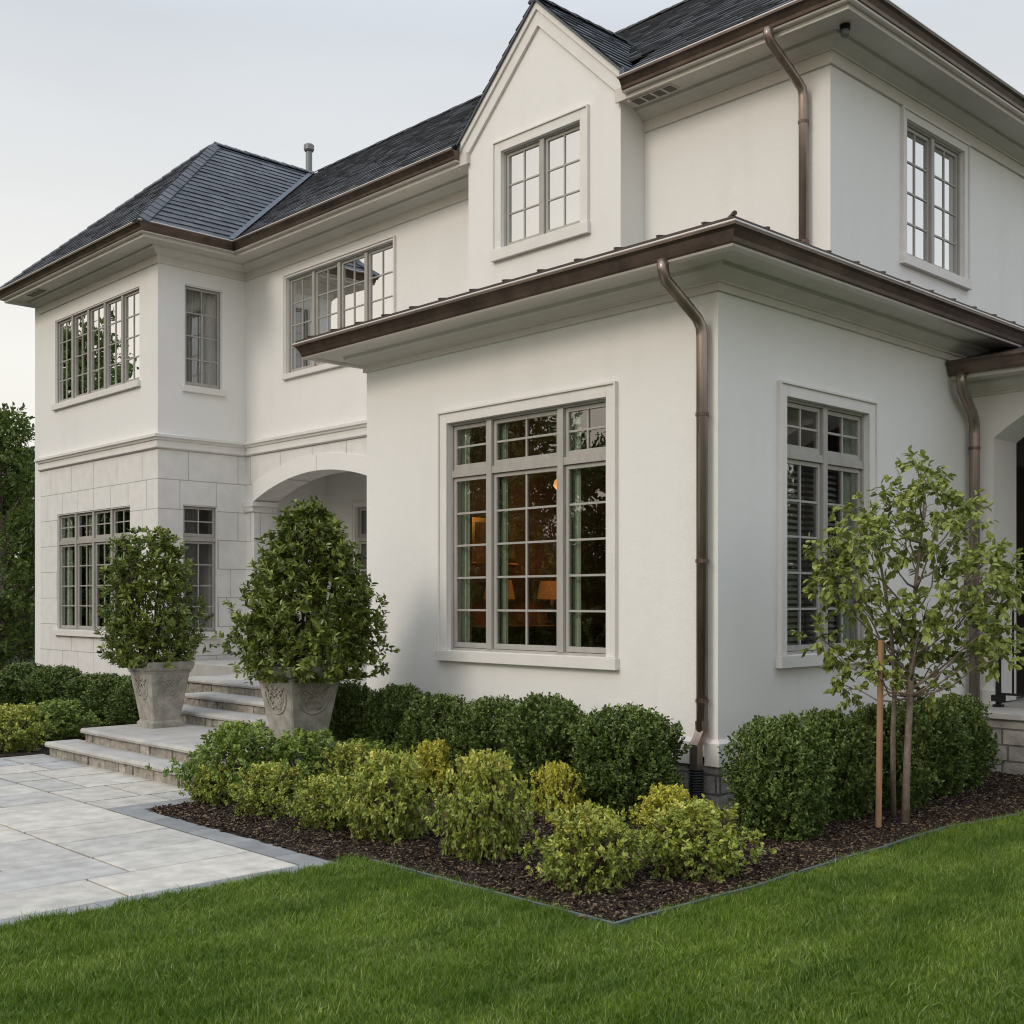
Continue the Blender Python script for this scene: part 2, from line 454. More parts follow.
def lawn_tones():       # patches of paler and deeper growth over the lawn
    n = M['grass'].node_tree.nodes; l = M['grass'].node_tree.links
    g_ = n.new('ShaderNodeNewGeometry'); mp = n.new('ShaderNodeMapping'); mp.inputs['Scale'].default_value = (.9, 2.6, 0); mp.inputs['Rotation'].default_value = (0, 0, .35)
    no = n.new('ShaderNodeTexNoise'); no.inputs['Scale'].default_value = 1.0; no.inputs['Detail'].default_value = 6; no.inputs['Roughness'].default_value = .6
    l.new(g_.outputs['Position'], mp.inputs[0]); l.new(mp.outputs[0], no.inputs['Vector'])
    rp_ = n.new('ShaderNodeValToRGB'); rp_.color_ramp.elements[0].position = .34; rp_.color_ramp.elements[1].position = .68
    rp_.color_ramp.elements[0].color = (.60, .68, .55, 1); rp_.color_ramp.elements[1].color = (1.45, 1.30, 1.60, 1)
    l.new(no.outputs[0], rp_.inputs[0])
    mu = n.new('ShaderNodeMixRGB'); mu.blend_type = 'MULTIPLY'; mu.inputs[0].default_value = 1
    p = n['Principled BSDF']; src = p.inputs['Base Color'].links[0].from_socket
    l.new(src, mu.inputs[1]); l.new(rp_.outputs[0], mu.inputs[2]); l.new(mu.outputs[0], p.inputs['Base Color'])
    for q in n:
        if q.type == 'BSDF_TRANSLUCENT': l.new(mu.outputs[0], q.inputs[0])
lawn_tones()

# ------------------------------------------------------------------ setting: ground, bed, patio
PATIO_FAR = 6.9
g = MB(); S = 900
g.add([(-S,-S,-0.006),(S,-S,-0.006),(S,S,-0.006),(-S,S,-0.006)], [(0,1,2,3)])
tag(g.build('lawn', M['soil']), kind='structure')

def lump_sheet(x0, x1, y0, y1, z, amp, step, inside, seed):
    rng = np.random.default_rng(seed)
    nx = int((x1-x0)/step)+1; ny = int((y1-y0)/step)+1
    X, Y = np.meshgrid(np.linspace(x0, x1, nx), np.linspace(y0, y1, ny), indexing='ij')
    Z = z + amp*(0.5*np.sin(X*2.1+Y*1.3)+0.5*np.sin(Y*3.1-X*1.7+1)) + rng.normal(0, amp*.45, X.shape)
    V = np.stack([X.ravel(), Y.ravel(), Z.ravel()], 1)
    i, j = np.meshgrid(np.arange(nx-1), np.arange(ny-1), indexing='ij')
    a = (i*ny+j).ravel()
    Q = np.stack([a, a+ny, a+ny+1, a+1], 1)
    c = V[Q].mean(1)
    keep = inside(c[:, 0], c[:, 1])
    return V, Q[keep]

BEDX, BEDY = -2.91, -1.53
def in_bed(x, y):
    front = (x > BEDX) & (x < 12) & (y > bed_front(x)) & (y < 0.1)
    side = (x > np.where(y > 0.5, -3.02, BEDX)) & (x < 0.1) & (y > -0.2) & (y < 3.03)
    side2 = (x > -2.24) & (x < 0.1) & (y >= 3.0) & (y < 3.45)
    return front | side | side2
def bed_front(x):
    x = np.asarray(x, dtype=float)
    return BEDY + 0.02*np.sin(x*1.4+1) + .008*np.sin(x*4.3) + .005*np.sin(x*9.1+2) - np.clip(x-0.6, 0, 9)*0.13
V_, Q_ = lump_sheet(-3.05, 9.0, -3.2, 3.5, 0.014, 0.012, 0.06, in_bed, 3)
tag(quads_mesh('mulch_bed', V_, Q_, M['mulch'], smooth=True), kind='structure')
def in_left_bed(x, y):
    return (y > PATIO_FAR + .03) & (x > -9) & (x < 1.2)
V_, Q_ = lump_sheet(-9, 1.2, PATIO_FAR, 18, 0.014, 0.012, 0.12, in_left_bed, 4)
tag(quads_mesh('mulch_bed', V_, Q_, M['mulch'], smooth=True), kind='structure')

# steel edging strip round the bed
m = MB()
xs = np.linspace(BEDX, 9, 80)
path = [(x, float(bed_front(x))) for x in xs][::-1] + [(BEDX, 0.40)]
m.sweep(path, [(-0.006, -0.05), (0.010, -0.05), (0.014, 0.044), (-0.008, 0.044)])
edging = tag(m.build('bed_edging', M['edging']), 'thin grey metal edging strip between the lawn and the mulch bed', 'edging')

# flagstone patio
def flagstones():
    rng = random.Random(11)
    U = 0.27
    x1, y0 = -3.235, 0.70
    W, H = 34, 23
    mb = MB(); occ = set()
    def put(a, b, c, d, zt, gap=0.009):
        x_b, x_a = x1 - a*U, x1 - (a+c)*U
        y_a, y_b = y0 + b*U, y0 + (b+d)*U
        y_b = min(y_b, PATIO_FAR)
        if y_b - y_a < .05: return
        x_a += gap; x_b -= gap; y_a += gap; y_b -= gap
        zt += rng.uniform(-.0015, .0015)
        j = lambda: rng.uniform(-.002, .002)
        bv = .006
        lo = [(x_a+j(),y_a+j()),(x_b+j(),y_a+j()),(x_b+j(),y_b+j()),(x_a+j(),y_b+j())]
        cx, cy = (x_a+x_b)/2, (y_a+y_b)/2
        hi = [(p[0]+bv*(1 if p[0]<cx else -1), p[1]+bv*(1 if p[1]<cy else -1)) for p in lo]
        mb.add([(p[0],p[1],-.02) for p in lo]+[(p[0],p[1],zt-.004) for p in lo]+[(p[0],p[1],zt) for p in hi],
               [(0,1,5,4),(1,2,6,5),(2,3,7,6),(3,0,4,7),(4,5,9,8),(5,6,10,9),(6,7,11,10),(7,4,8,11),(8,9,10,11)])
    sizes = [(3,2),(3,2),(4,2),(2,2),(3,1),(3,3),(4,3),(2,1),(2,3),(3,2)]
    for b in range(H):
        for a in range(W):
            if (a, b) in occ: continue
            opts = sizes[:]; rng.shuffle(opts)
            for (c, d) in opts + [(1,1)]:
                cells = [(a+i, b+j) for i in range(c) for j in range(d)]
                if all(q not in occ and q[0] < W and q[1] < H for q in cells):
                    break
            occ.update(cells)
            put(a, b, c, d, 0.012)
    # the bay of paving that runs up to the steps, right of the border line
    global _put
    xs_ = [(-3.235, -2.30)]
    y = 3.34
    while y < PATIO_FAR:
        h = rng.choice([.4, .55, .7])
        y2 = min(y+h, PATIO_FAR)
        cut = rng.uniform(.35, .65)
        xa, xb = -3.235, -2.27
        for (p, q) in ((xa, xa+(xb-xa)*cut), (xa+(xb-xa)*cut, xb)):
            g_=.011
            mb.add([(p+g_,y+g_,-.02),(q-g_,y+g_,-.02),(q-g_,y2-g_,-.02),(p+g_,y2-g_,-.02),(p+g_,y+g_,.012),(q-g_,y+g_,.012),(q-g_,y2-g_,.012),(p+g_,y2-g_,.012)],
                   [(4,5,6,7),(0,1,5,4),(1,2,6,5),(2,3,7,6),(3,0,4,7)])
        y = y2
    return mb
tag(flagstones().build('patio', M['paver']), kind='structure')
m = MB()
m.add([(-12.5,.50,-.001),(-3.03,.50,-.001),(-3.03,3.34,-.001),(-2.2,3.34,-.001),(-2.2,PATIO_FAR,-.001),(-12.5,PATIO_FAR,-.001)], [(0,1,2,3,4,5)])
tag(m.build('patio_joint_sand', M['sand']), kind='structure')
m = MB(); rng_ = random.Random(4)
def strip(x0, x1, y0, y1, along):
    L = (x1-x0) if along == 'x' else (y1-y0)
    t = 0
    while t < L - .02:
        s_ = min(rng_.uniform(.32, .6), L - t)
        if along == 'x': a, b = (x0+t+.003, y0), (x0+t+s_-.003, y1)
        else: a, b = (x0, y0+t+.003), (x1, y0+t+s_-.003)
        m.box((a[0], a[1], -.02), (b[0], b[1], .014))
        t += s_
strip(-12.5, -3.232, .50, .69, 'x')
strip(-3.228, -3.03, .50, 3.13, 'y')
strip(-3.228, -2.27, 3.137, 3.335, 'x')
tag(m.build('patio_border', M['border'], bevel=.003), kind='structure')

# ------------------------------------------------------------------ house
house = empty('house', (3, 6, 0), 0, 'large pale stucco two-storey house with dark hipped roofs and copper gutters', 'house')
HP = Vector((-3, -6, 0))     # parts are modelled in world coordinates
def hb(mb, name, mt, parent=None, **k):
    o = mb.build(name, mt, parent or house, **k)
    if parent is None: o.location = HP
    return o

def wall(mb, axis, c, a0, a1, z0, z1, th, holes, jamb=True):
    """wall slab whose outer face lies at axis=c (facing the negative axis), thickness th inward, rectangular holes (a0,a1,z0,z1)"""
    us = sorted(set([a0, a1] + [h[0] for h in holes] + [h[1] for h in holes]))
    zs = sorted(set([z0, z1] + [h[2] for h in holes] + [h[3] for h in holes]))
    def P(u, n, z): return (c+n, u, z) if axis == 'x' else (u, c+n, z)
    def solid(i, j):
        if i < 0 or j < 0 or i >= len(us)-1 or j >= len(zs)-1: return False
        cu, cz = (us[i]+us[i+1])/2, (zs[j]+zs[j+1])/2
        return not any(h[0] < cu < h[1] and h[2] < cz < h[3] for h in holes)
    for i in range(len(us)-1):
        for j in range(len(zs)-1):
            if not solid(i, j): continue
            ua, ub, za, zb = us[i], us[i+1], zs[j], zs[j+1]
            mb.add([P(ua,0,za),P(ub,0,za),P(ub,0,zb),P(ua,0,zb)], [(0,1,2,3)])
            mb.add([P(ua,th,za),P(ub,th,za),P(ub,th,zb),P(ua,th,zb)], [(0,3,2,1)])
            if not solid(i-1, j): mb.add([P(ua,0,za),P(ua,th,za),P(ua,th,zb),P(ua,0,zb)], [(0,1,2,3)])
            if not solid(i+1, j): mb.add([P(ub,0,za),P(ub,th,za),P(ub,th,zb),P(ub,0,zb)], [(0,1,2,3)])
            if not solid(i, j-1): mb.add([P(ua,0,za),P(ub,0,za),P(ub,th,za),P(ua,th,za)], [(0,1,2,3)])
            if not solid(i, j+1): mb.add([P(ua,0,zb),P(ub,0,zb),P(ub,th,zb),P(ua,th,zb)], [(0,1,2,3)])

XM, YM = 2.70, 0.68          # main block walls
XG = 2.30                    # gable face
XW, YW, YW2 = 1.19, 11.20, 15.60   # wing
TH = 0.30

# openings: (a0, a1, z0, z1)
W_A = (1.104, 3.10, 1.14, 3.265)
W_B = (0.895, 2.183, 1.165, 3.24)
W_UB = (4.15, 5.455, 5.17, 6.59)
W_G = (3.536, 4.806, 5.75, 6.90)
W_M = (7.377, 10.02, 5.05, 6.515)
W_W5 = (11.80, 14.97, 5.01, 6.465)
W_WR = (1.63, 2.28, 4.91, 6.47)
W_W4 = (12.12, 14.89, 1.108, 3.096)
W_WRL = (1.60, 2.20, 1.112, 3.08)
W_P = (9.15, 10.3, 0.75, 3.13)

m = MB()
wall(m, 'x', 0, 0, 4.37, 0.42, 4.10, TH, [W_A])
m.box((TH, 4.07, .42), (XM, 4.37, 4.10))
hb(m, 'wall', M['stucco'])
m = MB()
wall(m, 'y', 0.001, TH, 9.0, 0.42, 4.10, TH, [W_B])
m.add([(0,0.001,.42),(TH,0.001,.42),(TH,0.001,4.10),(0,0.001,4.10)], [(0,1,2,3)])
hb(m, 'wall', M['stucco'])
m = MB()     # main upper floor, long face
wall(m, 'x', XM, YM, 2.96, 4.3, 7.0, TH, [])
hb(m, 'wall', M['stucco'])
m = MB()
wall(m, 'x', XM, 5.40, YW, 4.0, 7.0, TH, [W_M])
hb(m, 'wall', M['stucco'])
m = MB()
wall(m, 'y', YM+.001, XM+TH, 8.3, 4.1, 7.0, TH, [W_UB])
m.add([(XM,YM+.001,4.1),(XM+TH,YM+.001,4.1),(XM+TH,YM+.001,7.0),(XM,YM+.001,7.0)], [(0,1,2,3)])
hb(m, 'wall', M['stucco'])
m = MB(); m.box((8.3, YM+.001, 0), (8.6, YW2, 7.0)); hb(m, 'wall', M['stucco'])
m = MB()
m.box((XW, YW2, 0), (8.6, YW2+.25, 7.0))
hb(m, 'wall', M['stucco'])
# wing upper floor
m = MB()
wall(m, 'x', XW, YW, YW2, 3.9, 7.0, TH, [W_W5])
hb(m, 'wall', M['stucco'])
m = MB()
wall(m, 'y', YW+.001, XW+TH, XM+TH, 3.9, 7.0, TH, [W_WR])
m.add([(XW,YW+.001,3.9),(XW+TH,YW+.001,3.9),(XW+TH,YW+.001,7.0),(XW,YW+.001,7.0)], [(0,1,2,3)])
hb(m, 'wall', M['stucco'])
# wing ground floor in scored ashlar
m = MB()
wall(m, 'x', XW, YW, YW2, 0, 3.9, TH, [W_W4])
hb(m, 'wall', M['ashlar'])
m = MB()
wall(m, 'y', YW+.001, XW+TH, XM+TH, 0, 3.9, TH, [W_WRL])
m.add([(XW,YW+.001,0),(XW+TH,YW+.001,0),(XW+TH,YW+.001,3.9),(XW,YW+.001,3.9)], [(0,1,2,3)])
hb(m, 'wall', M['ashlar'])

# arcade wall with a segmental arch
AY0, AY1, AC, ASP, ACR = 7.45, 10.95, 9.20, 3.18, 3.525
def arch_z(y, extra=0.0):
    k = (ACR-ASP)/((AY1-AC)**2)
    return ACR - k*(y-AC)**2 + extra
def arch_wall(mb, x, th, ys, z_top, zf, y_lo, y_hi, z_bot):
    # piers
    for (a, b) in ((y_lo, ys[0]), (ys[-1], y_hi)):
        mb.box((x, a, z_bot), (x+th, b, z_top))
    for a, b in zip(ys[:-1], ys[1:]):
        za, zb = zf(a), zf(b)
        vs = [(x,a,za),(x,b,zb),(x,b,z_top),(x,a,z_top),(x+th,a,za),(x+th,b,zb),(x+th,b,z_top),(x+th,a,z_top)]
        mb.add(vs, [(0,1,2,3),(4,7,6,5),(0,4,5,1),(3,2,6,7)])
ys = list(np.linspace(AY0, AY1, 33))
m = MB(); arch_wall(m, XM+.001, .42, ys, 4.0, arch_z, 4.37, YW, 0.0)
hb(m, 'wall', M['ashlar'])
# smooth arch band with a key joint
m = MB()
for side in ((AY0-.02, AC-.004), (AC+.004, AY1+.02)):
    yy = list(np.linspace(side[0], side[1], 18))
    for a, b in zip(yy[:-1], yy[1:]):
        def zo(y):
            return arch_z(AC+(y-AC)*0.92)+.235
        za, zb = arch_z(a)-.002, arch_z(b)-.002
        x0, x1 = XM-.016, XM+.0
        m.add([(x0,a,za),(x0,b,zb),(x0,b,zo(b)),(x0,a,zo(a)),(x1,a,za),(x1,b,zb),(x1,b,zo(b)),(x1,a,zo(a))],
              [(0,1,2,3),(0,4,5,1),(3,2,6,7),(0,3,7,4),(1,5,6,2)])
hb(m, 'arch_band', M['stucco'])
m = MB()     # impost cap on the pier
m.sweep([(XM, AY1-.001), (XM, YW-.002)], [(0.0,3.17),(0.0,3.02),(.025,3.02),(.035,3.08),(.05,3.10),(.06,3.17)])
m.box((XM-.06, AY1-.05, 3.10), (XM+.42, AY1+.001, 3.17))
hb(m, 'arch_impost', M['stucco'])
# porch behind the arch
m = MB()
m.box((XM+.42, YW-.08, 0.5), (4.2, YW+.0, 3.9))           # far side wall
wall(m, 'x', 4.2, 4.37, YW-.08, 0.5, 3.9, .2, [W_P])
hb(m, 'porch_wall', M['stucco'])
m = MB(); m.box((XM+.42, 4.37, 3.72), (4.2, YW-.08, 3.9))
hb(m, 'porch_ceiling', M['trim'])

# upper floor and attic slabs so that rooms are closed
m = MB()
m.box((3.05, 1.0, 4.30), (8.3, 15.7, 4.42)); m.box((1.51, 11.42, 3.95), (3.04, 15.7, 4.1))
m.box((3.0, 1.0, 6.96), (8.3, 15.7, 7.0)); m.box((1.5, 11.42, 6.96), (2.99, 15.7, 7.0))
m.box((.3, .3, 4.02), (2.99, 4.06, 4.1))
hb(m, 'floor_slab', M['room_grey'])

# gabled bay
m = MB()
GC, GS, GA = 4.18, 0.95, 8.46
g0, g1 = 2.96, 5.40
holes = [W_G]
wall(m, 'x', XG, g0, g1, 4.25, 7.02, .25, holes)
zt = lambda y: GA - GS*abs(y-GC) - .03
m.add([(XG,g0,7.02),(XG,g1,7.02),(XG,g1,zt(g1)),(XG,GC,zt(GC)),(XG,g0,zt(g0)),
       (XG+.25,g0,7.02),(XG+.25,g1,7.02),(XG+.25,g1,zt(g1)),(XG+.25,GC,zt(GC)),(XG+.25,g0,zt(g0))],
      [(0,1,2,3,4),(5,9,8,7,6),(1,6,7,2),(2,7,8,3),(3,8,9,4),(4,9,5,0)])
m.box((XG+.25, g0, 4.25), (XM+.01, g0+.2, 7.25))
m.box((XG+.25, g1-.2, 4.25), (XM+.01, g1, 7.25))
hb(m, 'gable_wall', M['stucco'])
# rake boards
m = MB()
def rake(mb, x0, x1, w0, w1, y_end):
    for s in (-1, 1):
        ye = GC + s*y_end
        top = lambda y: GA - GS*abs(y-GC)
        vs = []
        for x in (x0, x1):
            vs += [(x, GC, top(GC)-w0), (x, ye, top(ye)-w0), (x, ye, top(ye)-w1), (x, GC, top(GC)-w1)]
        fs = [(0,1,2,3),(7,6,5,4),(0,4,5,1),(1,5,6,2),(2,6,7,3),(3,7,4,0)]
        mb.add(vs, fs)
rake(m, XG-.035, XG-.001, .03, .30, 1.36)
rake(m, XG-.060, XG-.034, .03, .12, 1.44)
hb(m, 'rake_board', M['casing'])

# ---- eaves
UPB = [(9.0, YM), (XM, YM), (XM, 2.99)]
UPL = [(XM, 5.37), (XM, YW), (XW, YW), (XW, YW2), (5.0, YW2)]
LOW = [(9.0, 0), (0, 0), (0, 4.37), (XM-.01, 4.37)]
def eave_prof(zs, o, d):          # fascia + flat soffit + cornice moulding down to zs-d
    return [(-.01, zs+.14), (o, zs+.14), (o, zs), (o-.025, zs), (o-.03, zs+.018), (.17, zs+.018), (.165, zs-.012), (.135, zs-.022), (.085, zs-.055),
            (.05, zs-.07), (.046, zs-.085), (.028, zs-.088), (.028, zs-d+.006), (-.01, zs-d+.006)]
def gutter_prof(zt, o, h=.135, w=.125):
    return [(o, zt), (o, zt-h), (o+.05, zt-h), (o+.065, zt-h+.015), (o+.072, zt-h+.045), (o+w-.03, zt-.045), (o+w-.012, zt-.03), (o+w, zt-.028), (o+w, zt), (o+w-.012, zt), (o+w-.014, zt-.02), (o+.01, zt-.02)]
def lip_prof(zt, o, w=.125):
    return [(o+w+.001, zt-.012), (o+w+.006, zt-.006), (o+w+.004, zt+.004), (o+w-.014, zt+.006), (o+w-.014, zt+.001), (o+w+.001, zt+.001)]
def lip2_prof(zt, o, h=.135):
    return [(o, zt-h-.001), (o, zt-h-.02), (o+.056, zt-h-.016), (o+.062, zt-h-.001)]
OU, OL = .46, .41
for path, zs, o, zt, d in ((UPB, 6.90, OU, 7.10, .21), (UPL, 6.90, OU, 7.10, .21), (LOW, 4.065, OL, 4.215, .15)):
    m = MB(); m.sweep(path, eave_prof(zs, o, d)); hb(m, 'eave', M['trim'])
    pth = list(path)
    if path is UPB: pth[-1] = (XM, 2.84)
    if path is UPL: pth[0] = (XM, 5.50)
    if path is LOW: pth[-1] = (XM-.01, 4.37)
    m = MB(); m.sweep(pth, gutter_prof(zt, o)); gt = hb(m, 'gutter', M['copper'])
    m = MB(); m.sweep(pth, lip_prof(zt, o)); m.build('gutter_lip', M['copper_edge'], gt)
    m = MB(); m.sweep(pth, lip2_prof(zt, o)); m.build('gutter_bead', M['copper_edge'], gt)  # pale strip painting the highlight line along the gutter bottom

# belt course
m = MB()
bp = [(-.005,4.13),(.045,4.13),(.085,4.115),(.085,4.075),(.06,4.06),(.05,4.035),(.03,4.03),(.03,3.955),(.045,3.95),(.045,3.92),(.02,3.905),(-.005,3.905)]
m.sweep([(XM, 4.38), (XM, YW), (XW, YW), (XW, YW2), (5, YW2)], bp)
hb(m, 'belt_course', M['casing'])

# water table and foundation
m = MB()
m.sweep([(3.6, 0.001), (0, 0.001), (0, 0.10)], [(-.005,.36),(.035,.36),(.035,.53),(.015,.555),(-.005,.555)])
m.sweep([(0, 0.19), (0, 4.37)], [(-.005,.36),(.035,.36),(.035,.53),(.015,.555),(-.005,.555)])
hb(m, 'water_table', M['casing'])
m = MB()
m.sweep([(9.0, 0.0), (0, 0.0), (0, 4.37)], [(-.2,-.05),(.012,-.05),(.012,.36),(-.2,.36)])
hb(m, 'foundation', M['foundation'])

# ---- roofs
def clip_poly(poly, a, b):
    """keep the part of 2D poly left of the line a->b"""
    out = []
    ex, ey = b[0]-a[0], b[1]-a[1]
    side = lambda p: ex*(p[1]-a[1]) - ey*(p[0]-a[0])
    for i in range(len(poly)):
        p, q = poly[i], poly[(i+1) % len(poly)]
        sp_, sq = side(p), side(q)
        if sp_ >= 0: out.append(p)
        if (sp_ > 0 and sq < 0) or (sp_ < 0 and sq > 0):
            t = sp_/(sp_-sq)
            out.append((p[0]+t*(q[0]-p[0]), p[1]+t*(q[1]-p[1])))
    return out
def shingles(mb, poly, rng, expo=.158, wid=.27, th=.018):
    """poly: 3D, first edge is the eave, counter-clockwise seen from outside"""
    P = [Vector(p) for p in poly]
    U = (P[1]-P[0]).normalized()
    N = None
    for i in range(2, len(P)):
        c = U.cross(P[i]-P[0])
        if c.length > 1e-3: N = c.normalized(); break
    V = N.cross(U)
    pl = [((p-P[0]).dot(U), (p-P[0]).dot(V)) for p in P]
    W3 = lambda u, v, h: P[0]+U*u+V*v+N*h
    mb.add([p - N*.004 for p in P], [tuple(range(len(P)))])
    umin, umax = min(p[0] for p in pl), max(p[0] for p in pl); vmax = max(p[1] for p in pl)
    k = 0; v = 0.0
    while v < vmax:
        u = umin - rng.uniform(0, wid)
        while u < umax:
            w = wid*rng.uniform(.6, 1.25)
            v0 = v + rng.uniform(-.006, .004)
            q = [(u+.002, v0), (u+w-.002, v0), (u+w-.002, v+expo+.02), (u+.002, v+expo+.02)]
            for i in range(len(pl)):
                q = clip_poly(q, pl[i], pl[(i+1) % len(pl)])
                if len(q) < 3: break
            if len(q) >= 3:
                hh = th*rng.uniform(.8, 1.25)
                top = [W3(a, b, hh*(1-(b-v0)/(expo+.03))+.001) for a, b in q]
                bot = [W3(a, b, -.002) for a, b in q]
                n_ = len(q)
                fs = [tuple(range(n_))]
                for i in range(n_):
                    j = (i+1) % n_
                    if abs(q[i][1]-v0) < 1e-4 and abs(q[j][1]-v0) < 1e-4:
                        fs.append((i, i+n_, j+n_, j))
                mb.add(top+bot, fs)
            u += w
        v += expo; k += 1
def cap_line(mb, a, b, rng, w=.12, h=.02, step=.2):
    a, b = Vector(a), Vector(b); L = (b-a).length; t = (b-a)/L
    side = t.cross(Vector((0,0,1))).normalized(); up = side.cross(t)
    n = int(L/step)
    for i in range(n):
        p = a+t*(i*step); q = a+t*((i+1)*step+.03)
        hh = h*rng.uniform(.9, 1.3)
        vs = []
        for (c, hz) in ((p, hh+.012), (q, hh)):
            vs += [c-side*w-up*(w*.62)+up*hz, c+up*hz, c+side*w-up*(w*.62)+up*hz,
                   c-side*w-up*(w*.62+.02)+up*hz, c+side*w-up*(w*.62+.02)+up*hz]
        mb.add(vs, [(0,1,6,5),(1,2,7,6),(0,3,4,2,1),(0,5,8,3),(2,4,9,7)])
rr = random.Random(5)
EZ = 7.085; RZ = 9.70
ex0, ey0 = XM-.57, YM-.57          # main eave corner
RX = 5.5
wy0, wy1, wx0 = YW-.57, YW2+.57, XW-.57
wc = (wy0+wy1)/2; wh = wc-wy0; wpk = wx0+wh
ex1 = 2*RX-ex0
m = MB()
vy = wc - (RX-ex0)*(wc-wy0)/(RX-ex0)
sl = (RZ-EZ)/(RX-ex0)
cx_ = 2.80; cz_ = EZ+(cx_-ex0)*sl; ya_, yb_ = 2.86, 5.48
zr_ = lambda y: min(RZ, EZ+(y-ey0)*sl)
xr_ = lambda y: min(RX, ex0+(y-ey0))
shingles(m, [(ex0,ya_,EZ),(ex0,ey0,EZ),(xr_(ya_),ya_,zr_(ya_))], rr)               # long front slope, in three fields
shingles(m, [(cx_,yb_,cz_),(cx_,ya_,cz_),(xr_(ya_),ya_,zr_(ya_)),(RX,ey0+RX-ex0,RZ),(RX,yb_,RZ)], rr)
shingles(m, [(ex0,wy0,EZ),(ex0,yb_,EZ),(RX,yb_,RZ),(RX,wc,RZ)], rr)
shingles(m, [(ex0,ey0,EZ),(ex1,ey0,EZ),(RX,ey0+RX-ex0,RZ)], rr)                   # right hip
mm = [(ex1,ey0,EZ),(ex1,wy1,EZ),(RX,wc,RZ),(RX,ey0+RX-ex0,RZ)]
m.add(mm, [(0,1,2,3)])
rf = hb(m, 'roof', M['shingle'])
m2 = MB()
cap_line(m2, (ex0,ey0,EZ+.02), (RX,ey0+RX-ex0,RZ+.02), rr)
cap_line(m2, (RX,ey0+RX-ex0,RZ+.01), (RX,wc,RZ+.01), rr)
m2.build('ridge_cap', M['shingle'], rf)
m = MB()
shingles(m, [(wx0,wy0,EZ),(ex0,wy0,EZ),(RX,wc,RZ),(wpk,wc,RZ)], rr)
shingles(m, [(wx0,wy1,EZ),(wx0,wy0,EZ),(wpk,wc,RZ)], rr)
m.add([(ex1,wy1,EZ),(wx0,wy1,EZ),(wpk,wc,RZ),(RX,wc,RZ)], [(0,1,2,3)])
rf2 = hb(m, 'roof', M['shingle'])
m2 = MB()
cap_line(m2, (wx0,wy0,EZ+.02), (wpk,wc,RZ+.02), rr)
cap_line(m2, (wx0,wy1,EZ+.02), (wpk,wc,RZ+.02), rr)
cap_line(m2, (wpk,wc,RZ+.01), (RX,wc,RZ+.01), rr)
m2.build('ridge_cap', M['shingle'], rf2)
m2 = MB()   # valley flashing
a, b = Vector((ex0,wy0,EZ+.045)), Vector((RX,wc,RZ+.045))
t = (b-a).normalized(); 
sA = Vector((0, -1, 0)) - t*Vector((0,-1,0)).dot(t); sA.normalize()
sB = Vector((1, 0, .75)) ; sB = (Vector((-1,0,-.0)) - t*Vector((-1,0,0)).dot(t)).normalized()
m2.add([a, b, b+Vector((.0,-.07,0.0)), a+Vector((.0,-.07,0.0)), a+Vector((-.075,0,0)), b+Vector((-.075,0,0))], [(0,1,2,3),(0,4,5,1)])
m2.build('valley_flashing', M['flash'], rf2)
# gable roof
m = MB()
sl = (RZ-EZ)/(RX-ex0)
def xm(z): return ex0 + (z-EZ)/sl
zf_ = GA - GS*1.44
for s in (-1, 1):
    f0 = (XG-.085, GC+s*1.44, zf_); f1 = (XG-.085, GC, GA)
    b0 = (xm(zf_), GC+s*1.44, zf_); b1 = (xm(GA), GC, GA)
    if b0[0] < f0[0]: b0 = (f0[0]+.01, b0[1], zf_)
    if s < 0: shingles(m, [f0, b0, b1, f1], rr)
    else: shingles(m, [b0, f0, f1, b1], rr)
    w_ = .035
    m.add([f0, f1, (f1[0], f1[1], f1[2]-w_), (f0[0], f0[1], f0[2]-w_), (XG-.03, f1[1], f1[2]-w_), (XG-.03, f0[1], f0[2]-w_)], [(0,1,2,3),(3,2,4,5)])
cap_line(m, (XG-.09, GC, GA+.01), (xm(GA), GC, GA+.01), rr, w=.1)
gr = hb(m, 'gable_roof', M['shingle'])
m = MB()
m.box((2.17, 2.80, 7.10), (2.26, 2.87, 7.21))
m.build('kick_flashing', M['flash'], gr, bevel=.01)

# lower standing seam roof
m = MB(); sl2 = .20
lx, ly = -.50, -.50
zt0 = 4.250
zz_ = lambda d: zt0 + sl2*d
dX = XM-lx; dY = YM-ly
m.add([(lx,ly,zt0),(lx,4.87,zt0),(XM,4.87,zz_(dX)),(XM,XM,zz_(dX))], [(3,2,1,0)])
m.add([(lx,ly,zt0),(9,ly,zt0),(9,YM,zz_(dY)),(XM,YM,zz_(dY)),(XM,XM,zz_(dX))], [(0,1,2,3,4)])
m.sweep(LOW, [(.44,4.222),(.515,4.222),(.515,4.249),(.44,4.249)])
lr = hb(m, 'metal_roof', M['metal_roof'])
def seam(p, q, w, h):
    p, q = Vector(p), Vector(q); t = (q-p).normalized(); sd_ = t.cross(Vector((0,0,1))).normalized()*w; u_ = Vector((0,0,h))
    mm_ = MB()
    mm_.add([p-sd_, p+sd_, q+sd_, q-sd_, p-sd_+u_, p+sd_+u_, q+sd_+u_, q-sd_+u_], [(4,5,6,7),(0,1,5,4),(0,4,7,3),(1,2,6,5),(2,3,7,6)])
    mm_.build('roof_seam', M['metal_roof'], lr)
y = -.25
while y < 4.8:
    xe = min(XM-.01, lx+(y-ly)); seam((lx-.02,y,zt0), (xe,y,zz_(xe-lx)), .011, .015); y += .41
x = -.1
while x < 9:
    ye = (min(x, XM) if x < XM else YM-.01); seam((x,ly-.02,zt0), (x,ye,zz_(ye-ly)), .011, .012); x += .41
m = MB(); m.tube([(lx-.03, ly-.03, zt0+.01), (XM-.02, XM-.02, zz_(dX)+.02)], .018, 6)
